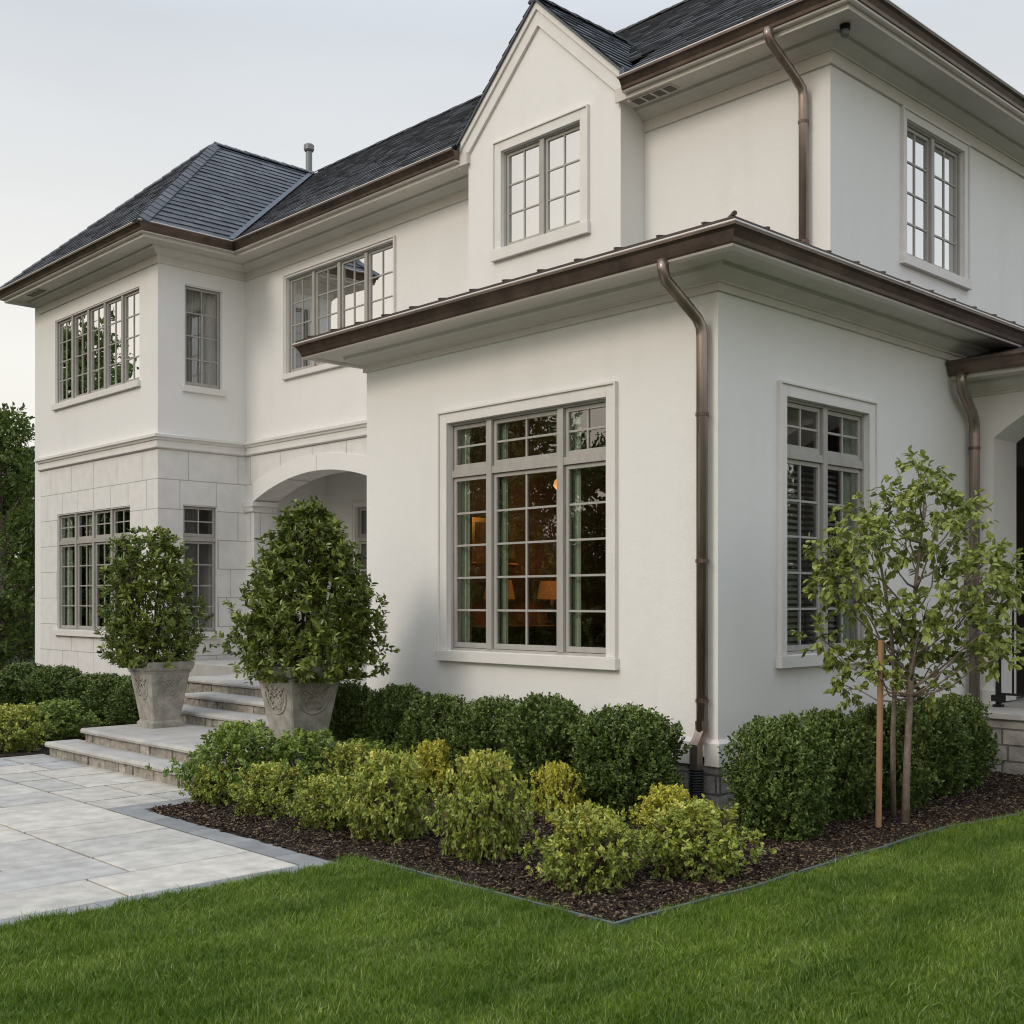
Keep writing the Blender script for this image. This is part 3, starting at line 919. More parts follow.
m.build('hip_cap', M['metal_roof'], lr)

# soffit vents
def vent(x0, x1, y0, y1, z, n, ax):
    m = MB()
    m.box((x0, y0, z-.006), (x1, y1, z+.012))
    o = hb(m, 'soffit_vent', M['trim'])
    m = MB()
    for i in range(n):
        if ax == 'y':
            s_ = (y1-y0)/n; m.box((x0+.02, y0+i*s_+.02, z-.012), (x1-.02, y0+(i+1)*s_-.02, z-.004))
        else:
            s_ = (x1-x0)/n; m.box((x0+i*s_+.02, y0+.02, z-.012), (x0+(i+1)*s_-.02, y1-.02, z-.004))
    m.build('grille', M['vent'], o)
vent(2.32, 2.48, 2.30, 2.86, 6.912, 4, 'y')
vent(.80, .96, 14.7, 15.3, 6.912, 3, 'y')
# small soffit light at the corner
m = MB(); m.tube([(2.52, .42, 6.915), (2.52, .42, 6.87)], .05, 12)
sl_o = hb(m, 'soffit_light', M['iron'])
m = MB(); m.tube([(2.52,.42,6.87),(2.52,.42,6.82),(2.52,.42,6.80)], [.04,.04,.02], 12)
m.build('glass_globe', M['pipe'], sl_o)

# roof vent pipe
m = MB(); px_, py_ = 5.66, 13.82
m.tube([(px_,py_,9.3),(px_,py_,10.32)], .062, 14)
m.tube([(px_,py_,10.28),(px_,py_,10.31),(px_,py_,10.40),(px_,py_,10.43)], [.08,.10,.10,.06], 14)
hb(m, 'vent_pipe', M['pipe'])

# downspouts
def spout(pts, rad=.048, n=12, brackets=(), shoe=None):
    m = MB(); m.tube(pts, rad, n)
    o = hb(m, 'downspout', M['spout'], smooth=True)
    for (x, y, z) in brackets:
        mb = MB()
        mb.tube([(x,y,z-.014),(x,y,z+.014)], rad+.006, n)
        mb.box((x+rad-.01, y-.01, z-.01), (x+rad+.03, y+.01, z+.01))
        mb.build('bracket', M['copper'], o)
    return o
def arc(p, q, k=4):
    return [Vector(p).lerp(Vector(q), i/k) for i in range(k+1)]
s1y = .095
s1 = spout([(-.47,s1y+.05,4.09),(-.47,s1y+.05,4.02),(-.45,s1y+.045,3.95),(-.12,s1y+.01,3.72),(-.075,s1y+.005,3.66),(-.07,s1y,3.58),(-.07,s1y,.62)], .044, 12, [(-.07,s1y,3.0),(-.07,s1y,1.9),(-.07,s1y,.85)])
m = MB(); m.tube([(-.07,s1y,.70),(-.07,s1y,.62),(-.13,s1y+.01,.52),(-.13,s1y+.01,.33)], [.052,.052,.05,.05], 4)
m.build('shoe', M['spout'], s1)
m = MB()
zz = .34; pr = []; ra = []
while zz > -.05:
    pr += [(-.13,s1y+.01,zz),(-.13,s1y+.01,zz-.010)]; ra += [.062,.052]; zz -= .02
m.tube(pr, ra, 12); m.build('corrugated_drain', M['plastic'], s1)
spout([(2.14,1.0,6.96),(2.14,1.0,6.90),(2.17,.99,6.84),(2.54,.945,6.58),(2.615,.935,6.52),(2.63,.93,6.44),(2.63,.93,4.80)], .046, 12, [(2.63,.93,6.2),(2.63,.93,5.05)])
spout([(3.70,-.13,3.80),(3.70,-.13,3.70),(3.73,-.125,3.63),(4.00,-.10,3.44),(4.07,-.09,3.34),(4.08,-.085,3.24),(4.08,-.085,.3)], .05, 12, [(4.08,-.085,3.1),(4.08,-.085,1.6)])

# ---- windows
def win(axis, c, op, cols, trans_z, rows_low, rows_tr, lite_cols, tr_cols=None, casing=.11, glass='glass', label=None, mull=.066, sill=True,
        curtain=None, blind=False, bright_backing=False, headext=.0, room='room_grey', depth=1.6, sillh=.10, rooms=True, gd=.065, ru0=None, ru1=None):
    a0, a1, z0, z1 = op
    def P(u, n, z):      # n: outward positive
        return (c-n, u, z) if axis == 'x' else (u, c-n, z)
    def bx(mb, u0, u1, n0, n1, za, zb):
        mb.box(P(u0, n0, za), P(u1, n1, zb))
    m = MB()
    if casing:
        t = .022
        bx(m, a0-casing, a0, -.002, t, z0, z1+casing)
        bx(m, a1, a1+casing, -.002, t, z0, z1+casing)
        bx(m, a0, a1, -.002, t, z1, z1+casing)
        # back band
        bx(m, a0-casing-.02, a0-casing, -.002, t+.018, z0, z1+casing+.02)
        bx(m, a1+casing, a1+casing+.02, -.002, t+.018, z0, z1+casing+.02)
        bx(m, a0-casing, a1+casing, -.002, t+.018, z1+casing, z1+casing+.02)
    else:
        bx(m, a0+.001, a0+.02, -.06, -.012, z0, z1-.001)
        bx(m, a1-.02, a1-.001, -.06, -.012, z0, z1-.001)
        bx(m, a0+.02, a1-.02, -.06, -.012, z1-.02, z1-.001)
    w = hb(m, 'window', M['casing'], bevel=.003)
    if sill:
        m = MB(); e_ = casing+.035 if casing else .04
        bx(m, a0-e_, a1+e_, -.10, .055, z0-sillh, z0-.001)
        m.build('sill', M['casing'], w, bevel=.004)
    # frame and mullions
    f = MB(); s_ = MB(); gl = MB()
    fd0, fd1 = -.125, -gd+.03
    j = .022
    bx(f, a0+.0005, a0+j, fd0, fd1, z0, z1-.0005); bx(f, a1-j, a1-.0005, fd0, fd1, z0, z1-.0005)
    bx(f, a0+j, a1-j, fd0, fd1, z1-j, z1-.0005); bx(f, a0+j, a1-j, fd0, fd1, z0, z0+j)
    edges = cols if isinstance(cols, list) else [i/cols for i in range(cols+1)]
    inner0, inner1 = a0+j, a1-j
    xsn = [inner0+(inner1-inner0)*e for e in edges]
    bays = []
    for i in range(len(xsn)-1):
        lo = xsn[i] + (mull/2 if i > 0 else 0); hi = xsn[i+1] - (mull/2 if i < len(xsn)-2 else 0)
        bays.append((lo, hi))
        if i > 0:
            bx(f, xsn[i]-mull/2, xsn[i]+mull/2, fd0, fd1+.012, z0+j, z1-j)
    if trans_z:
        for (lo, hi) in bays:
            bx(f, lo, hi, fd0, fd1+.006, trans_z-mull/2, trans_z+mull/2)
    sf = .034
    def sash(lo, hi, za, zb, nc, nr):
        lo += .004; hi -= .004; za += .004; zb -= .004
        n0, n1 = -gd-.03, -gd+.012
        bx(s_, lo, lo+sf, n0, n1, za, zb); bx(s_, hi-sf, hi, n0, n1, za, zb)
        bx(s_, lo+sf, hi-sf, n0, n1, zb-sf, zb); bx(s_, lo+sf, hi-sf, n0, n1, za, za+sf*1.4)
        g0_, g1_, h0, h1 = lo+sf, hi-sf, za+sf*1.4, zb-sf
        mw = .0095
        for k in range(1, nc):
            u = g0_+(g1_-g0_)*k/nc; bx(s_, u-mw, u+mw, -gd-.018, -gd+.006, h0, h1)
        for k in range(1, nr):
            z = h0+(h1-h0)*k/nr
            for q in range(nc):
                ua = g0_+(g1_-g0_)*q/nc + (mw if q else 0); ub = g0_+(g1_-g0_)*(q+1)/nc - (mw if q < nc-1 else 0)
                bx(s_, ua, ub, -gd-.017, -gd+.005, z-mw, z+mw)
        gl.add([P(g0_,-gd-.006,h0),P(g1_,-gd-.006,h0),P(g1_,-gd-.006,h1),P(g0_,-gd-.006,h1)], [(3,2,1,0) if axis == 'x' else (0,1,2,3)])
    for i, (lo, hi) in enumerate(bays):
        lc = lite_cols[len(bays)-1-i] if isinstance(lite_cols, (list, tuple)) else lite_cols
        tcn_ = (tr_cols[len(bays)-1-i] if isinstance(tr_cols, (list, tuple)) else (tr_cols or lc))
        if trans_z:
            sash(lo, hi, z0+j, trans_z-mull/2, lc, rows_low)
            sash(lo, hi, trans_z+mull/2, z1-j, tcn_, rows_tr)
        else:
            sash(lo, hi, z0+j, z1-j, lc, rows_low)
    fo = f.build('window_frame', M['frame'], w, bevel=.002)
    s_.build('sash', M['frame'], w, bevel=.0015)
    gl.build('pane', M[glass], w)
    if curtain:
        for (u0, u1, key) in curtain:
            cm = MB(); n = 60
            vs = []
            for k in range(n+1):
                u = u0+(u1-u0)*k/n
                dd = -.155+.018*math.sin(k*1.15)+.010*math.sin(k*.53+u0)
                vs += [P(u, dd, z0-.1), P(u, dd, z1+.1)]
            cm.add(vs, [(2*k, 2*k+2, 2*k+3, 2*k+1) for k in range(n)])
            cm.build('curtain', M[key], w, smooth=True)
    if blind:
        bm_ = MB(); z = z0+.05
        zmax = trans_z-.06 if trans_z else z1
        while z < zmax:
            bm_.add([P(a0+.04,-.185,z),P(a1-.04,-.185,z),P(a1-.04,-.225,z+.03),P(a0+.04,-.225,z+.03)], [(0,1,2,3)])
            z += .052
        bm_.build('blind', M['blind'], w)
    if bright_backing:
        bm_ = MB(); bm_.add([P(a0+.01,-.20,z0+.02),P(a1-.01,-.20,z0+.02),P(a1-.01,-.20,z1-.01),P(a0+.01,-.20,z1-.01)], [(0,1,2,3)])
        bm_.build('roller_shade', M['shade'], w)  # added pale sheet in place of the panes' bright reflection
    if rooms:
        r_ = MB(); e_ = .5; n0, n1 = -.305, -depth
        u0, u1, za, zb = (a0-e_ if ru0 is None else ru0), (a1+e_ if ru1 is None else ru1), z0-.3, z1+.2
        r_.add([P(u0,n0,za),P(u1,n0,za),P(u1,n0,zb),P(u0,n0,zb),P(u0,n1,za),P(u1,n1,za),P(u1,n1,zb),P(u0,n1,zb)],
               [(4,5,6,7),(0,1,5,4),(1,2,6,5),(2,3,7,6),(3,0,4,7)])
        r_.build('room_lining', M[room], w)  # added shallow box, its dark colour stands in for interior shade by default
    if label: w['label'] = label
    return w

win('x', 0, W_A, [0, .275, .735, 1], 2.79, 5, 2, [1, 2, 1], [(1), 2, 2], casing=.095, rooms=False,
    curtain=[(3.30, 2.98, 'curtain'), (2.60, 2.45, 'curtain'), (1.72, 1.54, 'curtain')])
win('y', .001, W_B, 2, 2.79, 5, 2, 2, casing=.095, blind=True, rooms=True, depth=1.0, room='room',
    curtain=[(1.98, 2.15, 'curtain')])
win('y', YM+.001, W_UB, 2, None, 4, 0, 2, casing=.085, glass='glass_up', depth=1.4, curtain=[(4.4,4.7,'curtain_pale'),(5.0,5.35,'curtain_pale')])
win('x', XG, W_G, 2, None, 3, 0, 2, casing=.11, glass='glass_up', bright_backing=True, rooms=False, sillh=.13)
win('x', XM, W_M, 4, None, 4, 0, 2, casing=.03, glass='glass_up', sillh=.08,
    curtain=[(10.0,9.5,'curtain_pale'),(9.2,8.7,'curtain_pale')])
win('x', XW, W_W5, 5, None, 4, 0, 2, casing=0, glass='glass_up', sillh=.10, ru0=11.45, ru1=15.3, depth=3)
win('y', YW+.001, W_WR, 1, None, 4, 0, 2, casing=0, glass='glass', depth=.75, ru0=1.56, ru1=2.5, curtain=[(1.65,2.27,'curtain_pale')])
win('x', XW, W_W4, 4, 2.60, 4, 2, 2, casing=0, glass='glass', ru0=12.0, ru1=15.3, curtain=[(14.8,14.6,'curtain'),(13.9,13.7,'curtain'),(13.1,13.0,'curtain')])
win('y', YW+.001, W_WRL, 1, 2.56, 4, 2, 2, casing=0, glass='glass', depth=.75, ru0=1.53, ru1=2.5, curtain=[(1.7,1.95,'curtain_pale')])
win('x', 4.2, W_P, 2, 2.6, 4, 1, 2, casing=.06, glass='glass', sill=False)

# panelled front room seen through the big window
m = MB()
m.add([(.31,.31,.45),(3.9,.31,.45),(3.9,4.05,.45),(.31,4.05,.45),(.31,.31,3.75),(3.9,.31,3.75),(3.9,4.05,3.75),(.31,4.05,3.75)],
      [(0,1,2,3),(4,7,6,5),(0,4,5,1),(1,5,6,2),(2,6,7,3)])
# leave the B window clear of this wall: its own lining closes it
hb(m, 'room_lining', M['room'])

# right-hand entry porch
PX = 4.2
m = MB()
pys = list(np.linspace(-2.4, -.22, 25))
pc = (pys[0]+pys[-1])/2
pz = lambda y: 3.62 - .42*((y-pc)/(pys[-1]-pc))**2 + .0
arch_wall(m, PX, .53, pys, 3.78, pz, -3.2, -.001, .60)
hb(m, 'porch_wall', M['stucco'])
m = MB()
m.sweep([(PX+.01, -.215), (PX-.001, -.215), (PX-.001, -.002)], [(-.003,.585),(.045,.585),(.045,.72),(.02,.745),(-.003,.745)])
hb(m, 'pier_base', M['casing'])
m = MB()
m.sweep([(PX, -3.4), (PX, -.002)], eave_prof(3.74, .46, .12)); hb(m, 'eave', M['trim'])
m = MB(); m.sweep([(PX, -3.4), (PX, -.012)], gutter_prof(3.905, .46, .13, .12)); gt = hb(m, 'gutter', M['copper'])
m = MB()
m.add([(PX-.54,-3.4,3.895),(PX-.54,-.02,3.895),(PX+2.6,-.02,4.81),(PX+2.6,-3.4,4.81)], [(0,1,2,3)])
hb(m, 'metal_roof', M['metal_roof'])
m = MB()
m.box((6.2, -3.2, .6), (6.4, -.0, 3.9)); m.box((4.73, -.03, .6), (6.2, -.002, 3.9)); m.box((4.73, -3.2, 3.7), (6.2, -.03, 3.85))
hb(m, 'porch_wall', M['room_grey'])  # porch interior shade put into the dark wall colour
m = MB(); m.box((4.78, -.10, .62), (5.7, -.035, 3.0))
dr = hb(m, 'door', M['door'])
m = MB(); m.box((4.86, -.112, .8), (5.62, -.099, 1.6)); m.box((4.86, -.112, 1.7), (5.62, -.099, 2.85)); m.build('panel', M['door'], dr, bevel=.01)

# ------------------------------------------------------------------ steps and platforms
def slab(mb, x0, x1, y0, y1, z0, z1): mb.box((x0, y0, z0), (x1, y1, z1))
steps = empty('entry_steps', (-1.5, 5.3, 0), 0, 'wide stone steps with pale slab treads climbing to the arched entry', 'steps')
def sb(mb, name, mt, **k):
    o = mb.build(name, mt, steps, **k); o.location = (1.5, -5.3, 0); return o
def rough_slab(x0, x1, y0, y1, z0, z1, seed):
    """slab with a slightly hewn front edge"""
    rng = random.Random(seed); n = 40; m = MB(); vs = []
    for i in range(n+1):
        y = y0+(y1-y0)*i/n; d = rng.uniform(-.007, .007)
        vs += [(x0+d, y, z0+.004), (x0+d-.006, y, (z0+z1)/2), (x0+d+.004, y, z1-.006), (x0+.018, y, z1), (x1, y, z1), (x1, y, z0)]
    fs = []
    for i in range(n):
        for k in range(6):
            a = i*6+k; b = i*6+(k+1) % 6; fs.append((a, b, b+6, a+6))
    fs += [tuple(range(6))[::-1], tuple(n*6+k for k in range(6))]
    m.add(vs, fs); return m
yl = 3.38
M['riser'] = island_mat('hewn_riser_stone', [(0.25,0.23,0.20),(0.40,0.365,0.315),(0.31,0.29,0.255),(0.46,0.42,0.36)], 0.95, 0.2, 0.02, 30, 0.35, 14)
def riser(x0, x1, y0, y1, z0, z1, seed):
    rg = random.Random(seed); m = MB()
    m.box((x0+.03, y0, z0), (x1, y1, z1))
    y = y0
    while y < y1-.02:
        w = min(rg.uniform(.10, .26), y1-y)
        m.box((x0+rg.uniform(-.012, .010), y+.004, z0), (x0+.029, y+w-.004, z1-rg.uniform(.0, .004)-.001)); y += w
    return m
sb(rough_slab(-2.33, -1.98, yl, 6.74, .105, .155, 1), 'tread', M['tread'])
sb(riser(-2.295, -1.99, yl+.02, 6.70, -.05, .104, 1), 'riser', M['riser'], bevel=.006)
sb(rough_slab(-2.07, -.6, yl, 6.47, .245, .295, 2), 'tread', M['tread'])
sb(riser(-2.03, -.65, yl+.02, 6.44, -.05, .244, 2), 'riser', M['riser'], bevel=.006)
xs0 = -1.05
for k, z in enumerate((.43, .56, .69)):
    xa = xs0+.33*k; xb = xa+.42 if k < 2 else 3.0
    sb(rough_slab(xa, xb, 4.40, 6.85 if k < 2 else 7.6, z-.05, z, 3+k), 'tread', M['tread'])
    sb(riser(xa+.035, xb-.01 if k < 2 else 4.2, 4.42, 6.83 if k < 2 else 7.58, -.05, z-.051, 5+k), 'riser', M['riser'], bevel=.006)
m = MB(); m.box((1.25, 7.601, 0), (4.2, 11.09, .685)); sb(m, 'landing', M['tread'])

plat = empty('porch_platform', (4.5, -1.2, 0), 0, 'grey coursed stone platform with slab cap at the right-hand porch', 'platform')
m = MB(); m.box((3.42, -3.2, -.05), (8, -.014, .525)); o = m.build('stone_base', M['foundation'], plat); o.location = (-4.5, 1.2, 0)
m = MB(); m.box((3.38, -3.24, .525), (8, -.014, .585)); o = m.build('cap_slab', M['tread'], plat, bevel=.008); o.location = (-4.5, 1.2, 0)

rail = empty('iron_railing', (3.95, -.5, .585), 0, 'black iron handrail with pickets standing on the right porch platform', 'railing')
def rb(mb, name): 
    o = mb.build(name, M['iron'], rail); o.location = (-3.95, .5, -.585); return o
rx = 3.95
m = MB(); m.box((rx-.02, -.40, .585), (rx+.02, -.36, 1.56)); rb(m, 'post')
m = MB(); m.box((rx-.04, -.42, .586), (rx+.04, -.34, .61)); m.box((rx-.05,-.43,.64),(rx+.05,-.33,.70)); rb(m, 'post_foot')
m = MB(); m.box((rx-.025, -2.4, 1.56), (rx+.025, -.28, 1.585)); rb(m, 'handrail')
m = MB()
m.box((rx-.012, -2.4, .70), (rx+.012, -.40, .722))
for k in range(15):
    m.box((rx-.008, -.52-k*.12-.008, .722), (rx+.008, -.52-k*.12+.008, 1.56))
rb(m, 'picket')

# ------------------------------------------------------------------ lamps and furniture in the front room
pl_ = (1.62, 3.20, 2.80)
lamp = empty('pendant_lamp', (pl_[0], pl_[1], pl_[2]), 0, 'small warm pendant lamp glowing high inside the big front window', 'lamp')
m = MB(); m.tube([(0,0,.09),(0,0,.05),(0,0,0),(0,0,-.05)], [.02,.06,.075,.03], 14); m.build('lamp_shade', M['bulb'], lamp, smooth=True)
m = MB(); m.tube([(0,0,.09),(0,0,3.74-pl_[2])], .008, 6); m.build('cord', M['iron'], lamp)
def bulb(loc, w, parent):
    ld = bpy.data.lights.new('bulb', 'POINT'); ld.energy = w; ld.color = (1.0, .60, .30); ld.shadow_soft_size = .09
    lo_ = bpy.data.objects.new('bulb', ld); col.objects.link(lo_); lo_.parent = parent; lo_.location = loc
bulb((0, 0, -.2), 4.2, lamp)
side = empty('sideboard', (1.65, 3.76, .45), R(90), 'dark wood sideboard against the far end wall of the lit front room', 'cabinet')
m = MB(); m.box((-.25, -1.1, 0), (.25, 1.1, .85)); m.build('cabinet_body', M['wood'], side, bevel=.01)
m = MB(); m.box((-.29, -1.14, .85), (.29, 1.14, .89)); m.build('top', M['wood'], side, bevel=.006)
m = MB()
for k in range(3): m.box((-.262, -1.05+k*.71, .08), (-.249, -.40+k*.71, .78))
m.build('door', M['wood'], side, bevel=.008)
def tlamp(loc, label, mt):
    t_ = empty('table_lamp', loc, 0, label, 'lamp', 'lamps glowing in the front room')
    m = MB(); m.tube([(0,0,0),(0,0,.02),(0,0,.03),(0,0,.12),(0,0,.2),(0,0,.30)], [.08,.08,.03,.06,.02,.012], 12); m.build('lamp_base', M['iron'], t_, smooth=True)
    m = MB(); m.tube([(0,0,.28),(0,0,.48)], [.17,.13], 18, cap=False); m.build('lamp_shade', mt, t_, smooth=True)
    bulb((0, 0, .40), .9, t_)
tlamp((1.22, 3.70, 1.34), 'lit table lamp on the sideboard seen through the middle of the big window', M['shade_lit'])
tlamp((2.05, 3.74, 1.34), 'second lit table lamp nearer the right end of the sideboard indoors', M['shade_lit'])
fr_ = empty('framed_picture', (1.45, 4.035, 2.25), R(90), 'small gold framed picture hung above the sideboard indoors', 'picture')
m = MB(); m.box((-.03, -.35, -.25), (0, .35, .25)); m.build('frame', mat('gilt_frame', (.45,.27,.09), .35, .8), fr_, bevel=.01)
m = MB(); m.box((-.036, -.29, -.19), (-.031, .29, .19)); m.build('canvas', mat('picture_canvas', (.30,.19,.09), .7, var=(.08,.06,.03), vscale=9), fr_)

# ------------------------------------------------------------------ planters
def planter_parts(parent):
    levels = [(0,.175),(.05,.175),(.062,.158),(.075,.152),(.085,.155),(.56,.225),(.575,.240),(.585,.232),(.60,.250),(.64,.262),(.67,.262),(.68,.252),(.68,.215),(.60,.205)]
    m = MB(); vs = []; c = .012
    for z, r_ in levels:
        k = r_-c
        vs += [(-r_,-k,z),(-k,-r_,z),(k,-r_,z),(r_,-k,z),(r_,k,z),(k,r_,z),(-k,r_,z),(-r_,k,z)]
    fs = [(7,6,5,4,3,2,1,0)]
    for i in range(len(levels)-1):
        for k in range(8):
            a = i*8+k; b = i*8+(k+1) % 8; fs.append((a, b, b+8, a+8))
    m.add(vs, fs); m.build('pot', M['stone'], parent)
    m = MB(); m.box((-.2,-.2,.58),(.2,.2,.62)); m.build('potting_soil', M['mulch'], parent)
    # carved shield, swags and rosettes on each face
    for face in range(4):
        a_ = face*math.pi/2
        m = MB()
        def Q(u, z, n=.0):
            base = .155+(.225-.155)*(z-.085)/(.56-.085)
            x, y = u, -(base+n)
            return (x*math.cos(a_)-y*math.sin(a_), x*math.sin(a_)+y*math.cos(a_), z)
        ring = [Q(.125*math.cos(t)*(1-.28*max(0,-math.sin(t))), .385+.125*math.sin(t), .002) for t in np.linspace(0, 2*math.pi, 33)]
        # shield outline: open at the top like a swag
        m.tube([Q(.14*math.cos(t), .46+.17*math.sin(t)*(1 if math.sin(t) < 0 else .25), .002) for t in np.linspace(math.pi*.98, math.pi*2.02, 25)], .009, 6)
        m.tube([Q(.105*math.cos(t), .455+.125*math.sin(t), .001) for t in np.linspace(math.pi, math.pi*2, 19)], .006, 6)
        for s in (-1, 1):
            for k in range(5):
                t = k/4
                cu, cz = s*(.03+.075*t), .50-.045*math.sin(t*math.pi)-.01*t
                m.tube([Q(cu-.018*s, cz-.012, .004), Q(cu, cz, .012), Q(cu+.02*s, cz+.016, .003)], [.004,.011,.003], 6)
            m.tube([Q(s*.02, .42, .004), Q(s*.06, .44, .008), Q(s*.085, .40, .006), Q(s*.06, .37, .006), Q(s*.035, .39, .004)], [.006,.008,.008,.007,.004], 6)
            m.tube([Q(s*.01, .34, .004), Q(s*.045, .345, .008), Q(s*.06, .32, .004)], [.005,.009,.003], 6)
        for k in range(6):
            t = k*math.pi/3
            m.tube([Q(.008*math.cos(t), .455+.008*math.sin(t), .010), Q(.028*math.cos(t), .455+.028*math.sin(t), .004)], [.010,.005], 6)
        m.build('relief_carving', M['stone'], parent, smooth=True)
pl1 = empty('stone_planter', (-1.38, 6.10, .296), 0, 'tapered cast stone planter on the left of the landing, farther back and fully visible', 'planter', 'planters flanking the entry steps')
planter_parts(pl1)
pl2 = copy_tree(pl1)
pl2.location = (-1.32, 3.60, .296); pl2.scale = (1.17, 1.17, 1.08)
pl2['label'] = 'tapered cast stone planter nearer the big window, base hidden by green shrubs'

# ------------------------------------------------------------------ foliage
def norm(v): return v/np.maximum(np.linalg.norm(v, axis=-1, keepdims=True), 1e-9)
def leaf_arrays(P, D, L, Wd, rng, up=(0, 0, 1), upw=.8, fold=.18, curl=.12):
    n = len(P)
    D = norm(D)
    ref = norm(np.array(up)*upw + rng.normal(0, .55, (n, 3)))
    S = norm(np.cross(D, ref)); N = np.cross(S, D)
    L = L[:, None]; Wd = Wd[:, None]
    b = P
    def pt(t, w): return P + D*L*t + S*Wd*w + N*(np.abs(w)*Wd*fold*2 - L*curl*t*t)
    V = np.stack([pt(0, 0), pt(.28, .42), pt(.68, .40), pt(1, 0), pt(.68, -.40), pt(.28, -.42)], 1).reshape(-1, 3)
    base = (np.arange(n)*6)[:, None]
    Q = np.concatenate([base+np.array([[0, 1, 2, 3]]), base+np.array([[0, 3, 4, 5]])], 0)
    return V, Q
def sprigs(O, A, Ln, k, L, Wd, rng, spread=.9, upw=.8, tone=None, droop=0.0):
    """O sprig origins, A axes, k leaves each"""
    n = len(O)
    A = norm(A)
    t = np.tile(np.linspace(.15, 1.0, k), (n, 1)) + rng.normal(0, .05, (n, k))
    P = O[:, None, :] + A[:, None, :]*(Ln[:, None]*t)[:, :, None]
    rnd = rng.normal(0, 1, (n, k, 3))
    rad = norm(rnd - (rnd*A[:, None, :]).sum(-1, keepdims=True)*A[:, None, :])
    D = A[:, None, :]*(.55+.6*t[:, :, None]) + rad*spread
    D[..., 2] -= droop
    P = P.reshape(-1, 3); D = D.reshape(-1, 3)
    m_ = n*k
    Ls = L*rng.uniform(.65, 1.15, m_); Ws = Wd*rng.uniform(.8, 1.15, m_)
    V, Q = leaf_arrays(P, D, Ls, Ws, rng, upw=upw)
    tn = rng.uniform(0, 1, n) if tone is None else tone
    tn = np.repeat(np.repeat(tn, k), 6)
    return V, Q, tn
def merge(parts):
    Vs, Qs, Ts = [], [], []; b = 0
    for V, Q, T in parts:
        Vs.append(V); Qs.append(Q+b); Ts.append(T); b += len(V)
    return np.concatenate(Vs), np.concatenate(Qs), np.concatenate(Ts)
def lump(th, h, seed, amp):
    r_ = np.random.default_rng(seed); o = 0
    for i in range(5):
        a, b, c_ = r_.integers(1, 6), r_.uniform(2, 9), r_.uniform(0, 6.28)
        o = o + np.sin(a*th + b*h + c_)
    return 1 + amp*o/2.2
def bush(name, mt, prof, H, n, k, L, Wd, seed, amp=.10, sprig=.10, outw=.7, upw_=.45, inner=.35, sq=(1, 1), jag=.05, nstem=7, spread=.9, depthr=(.80, 1.02), stem_r=.006, toneh=0.0, droop=0.0, clump=0, gap=.18):
    """prof(h)->radius, h in 0..1; leaves gathered in short twigs on an uneven hull"""
    rng = np.random.default_rng(seed)
    hs = np.linspace(0, 1, 60); w = np.array([prof(a) for a in hs])+.02
    parts = []
    for (cnt, lo, hi) in ((n, depthr[0], depthr[1]), (int(n*inner), .45, .82)):
        h = rng.choice(hs, cnt, p=w/w.sum()) + rng.uniform(-.01, .01, cnt)
        h = np.clip(h, 0.01, 1)
        th = rng.uniform(0, 2*math.pi, cnt)
        Rr = np.array([prof(a) for a in h])
        top = h > .93
        f = np.where(top & (rng.random(cnt) < .8), np.sqrt(rng.random(cnt)), rng.uniform(lo, hi, cnt))
        f = f*lump(th, h, seed+1, amp)*(1+rng.normal(0, jag, cnt))
        if clump:
            cth = np.round(th/(2*math.pi)*clump)/clump*2*math.pi; f = f*(1-gap*np.abs(np.sin((th-cth)*clump/2)*np.sin(h*clump*1.1)))
        x = np.cos(th)*Rr*f*sq[0]; y = np.sin(th)*Rr*f*sq[1]; z = h*H*(1+.05*(lump(th, h*2, seed+2, .5)-1))
        O = np.stack([x, y, z], 1)
        slope = (np.array([prof(min(a+.03, 1)) for a in h])-np.array([prof(max(a-.03, 0)) for a in h]))/(.06*H)
        nz = np.clip(-slope, -1.2, 2.5)
        A = np.stack([np.cos(th), np.sin(th), nz], 1); A = norm(A)*outw
        A[:, 2] += upw_
        A += rng.normal(0, .28, A.shape)
        Ln = sprig*rng.uniform(.5, 1.35, cnt)
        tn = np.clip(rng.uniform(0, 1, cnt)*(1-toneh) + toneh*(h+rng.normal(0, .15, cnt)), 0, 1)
        parts.append(sprigs(O - norm(A)*(Ln*.6)[:, None], A, Ln, k, L, Wd, rng, spread=spread, tone=tn, droop=droop))
    V, Q, T = merge(parts)
    V[:, 2] = np.maximum(V[:, 2], .015)
    root = empty(name, (0, 0, 0))
    quads_mesh('foliage', V, Q, mt, root, T)
    m = MB(); rr_ = random.Random(seed)
    for i in range(nstem):
        a = rr_.uniform(0, 6.28); h = rr_.uniform(.55, .9)
        e_ = prof(h)*.7
        b0 = Vector((.03*math.cos(a), .03*math.sin(a), -.02)); b2 = Vector((math.cos(a)*e_, math.sin(a)*e_, h*H))
        b1 = (b0+b2)/2 + Vector((rr_.uniform(-.04, .04), rr_.uniform(-.04, .04), .05*H))
        m.tube([b0, b1, b2], [stem_r*1.8, stem_r*1.2, stem_r*.5], 5)
        for q in range(3):
            c0 = b1.lerp(b2, rr_.uniform(.1, .8)); a2 = a+rr_.uniform(-1.3, 1.3)
            m.tube([c0, c0+Vector((math.cos(a2)*e_*.4, math.sin(a2)*e_*.4, .15*H))], [stem_r*.8, stem_r*.3], 4)
    m.build('stem', M['twig'], root)
    return root
def proj_prep(px, base_y, z=0):
    v = (601-base_y)/1175; d_ = (z-1.6)/v; u = (px-512)/1175
    p = np.array([CAM.x, CAM.y]) + d_*(VD+u*VR)
    return p[0], p[1], d_

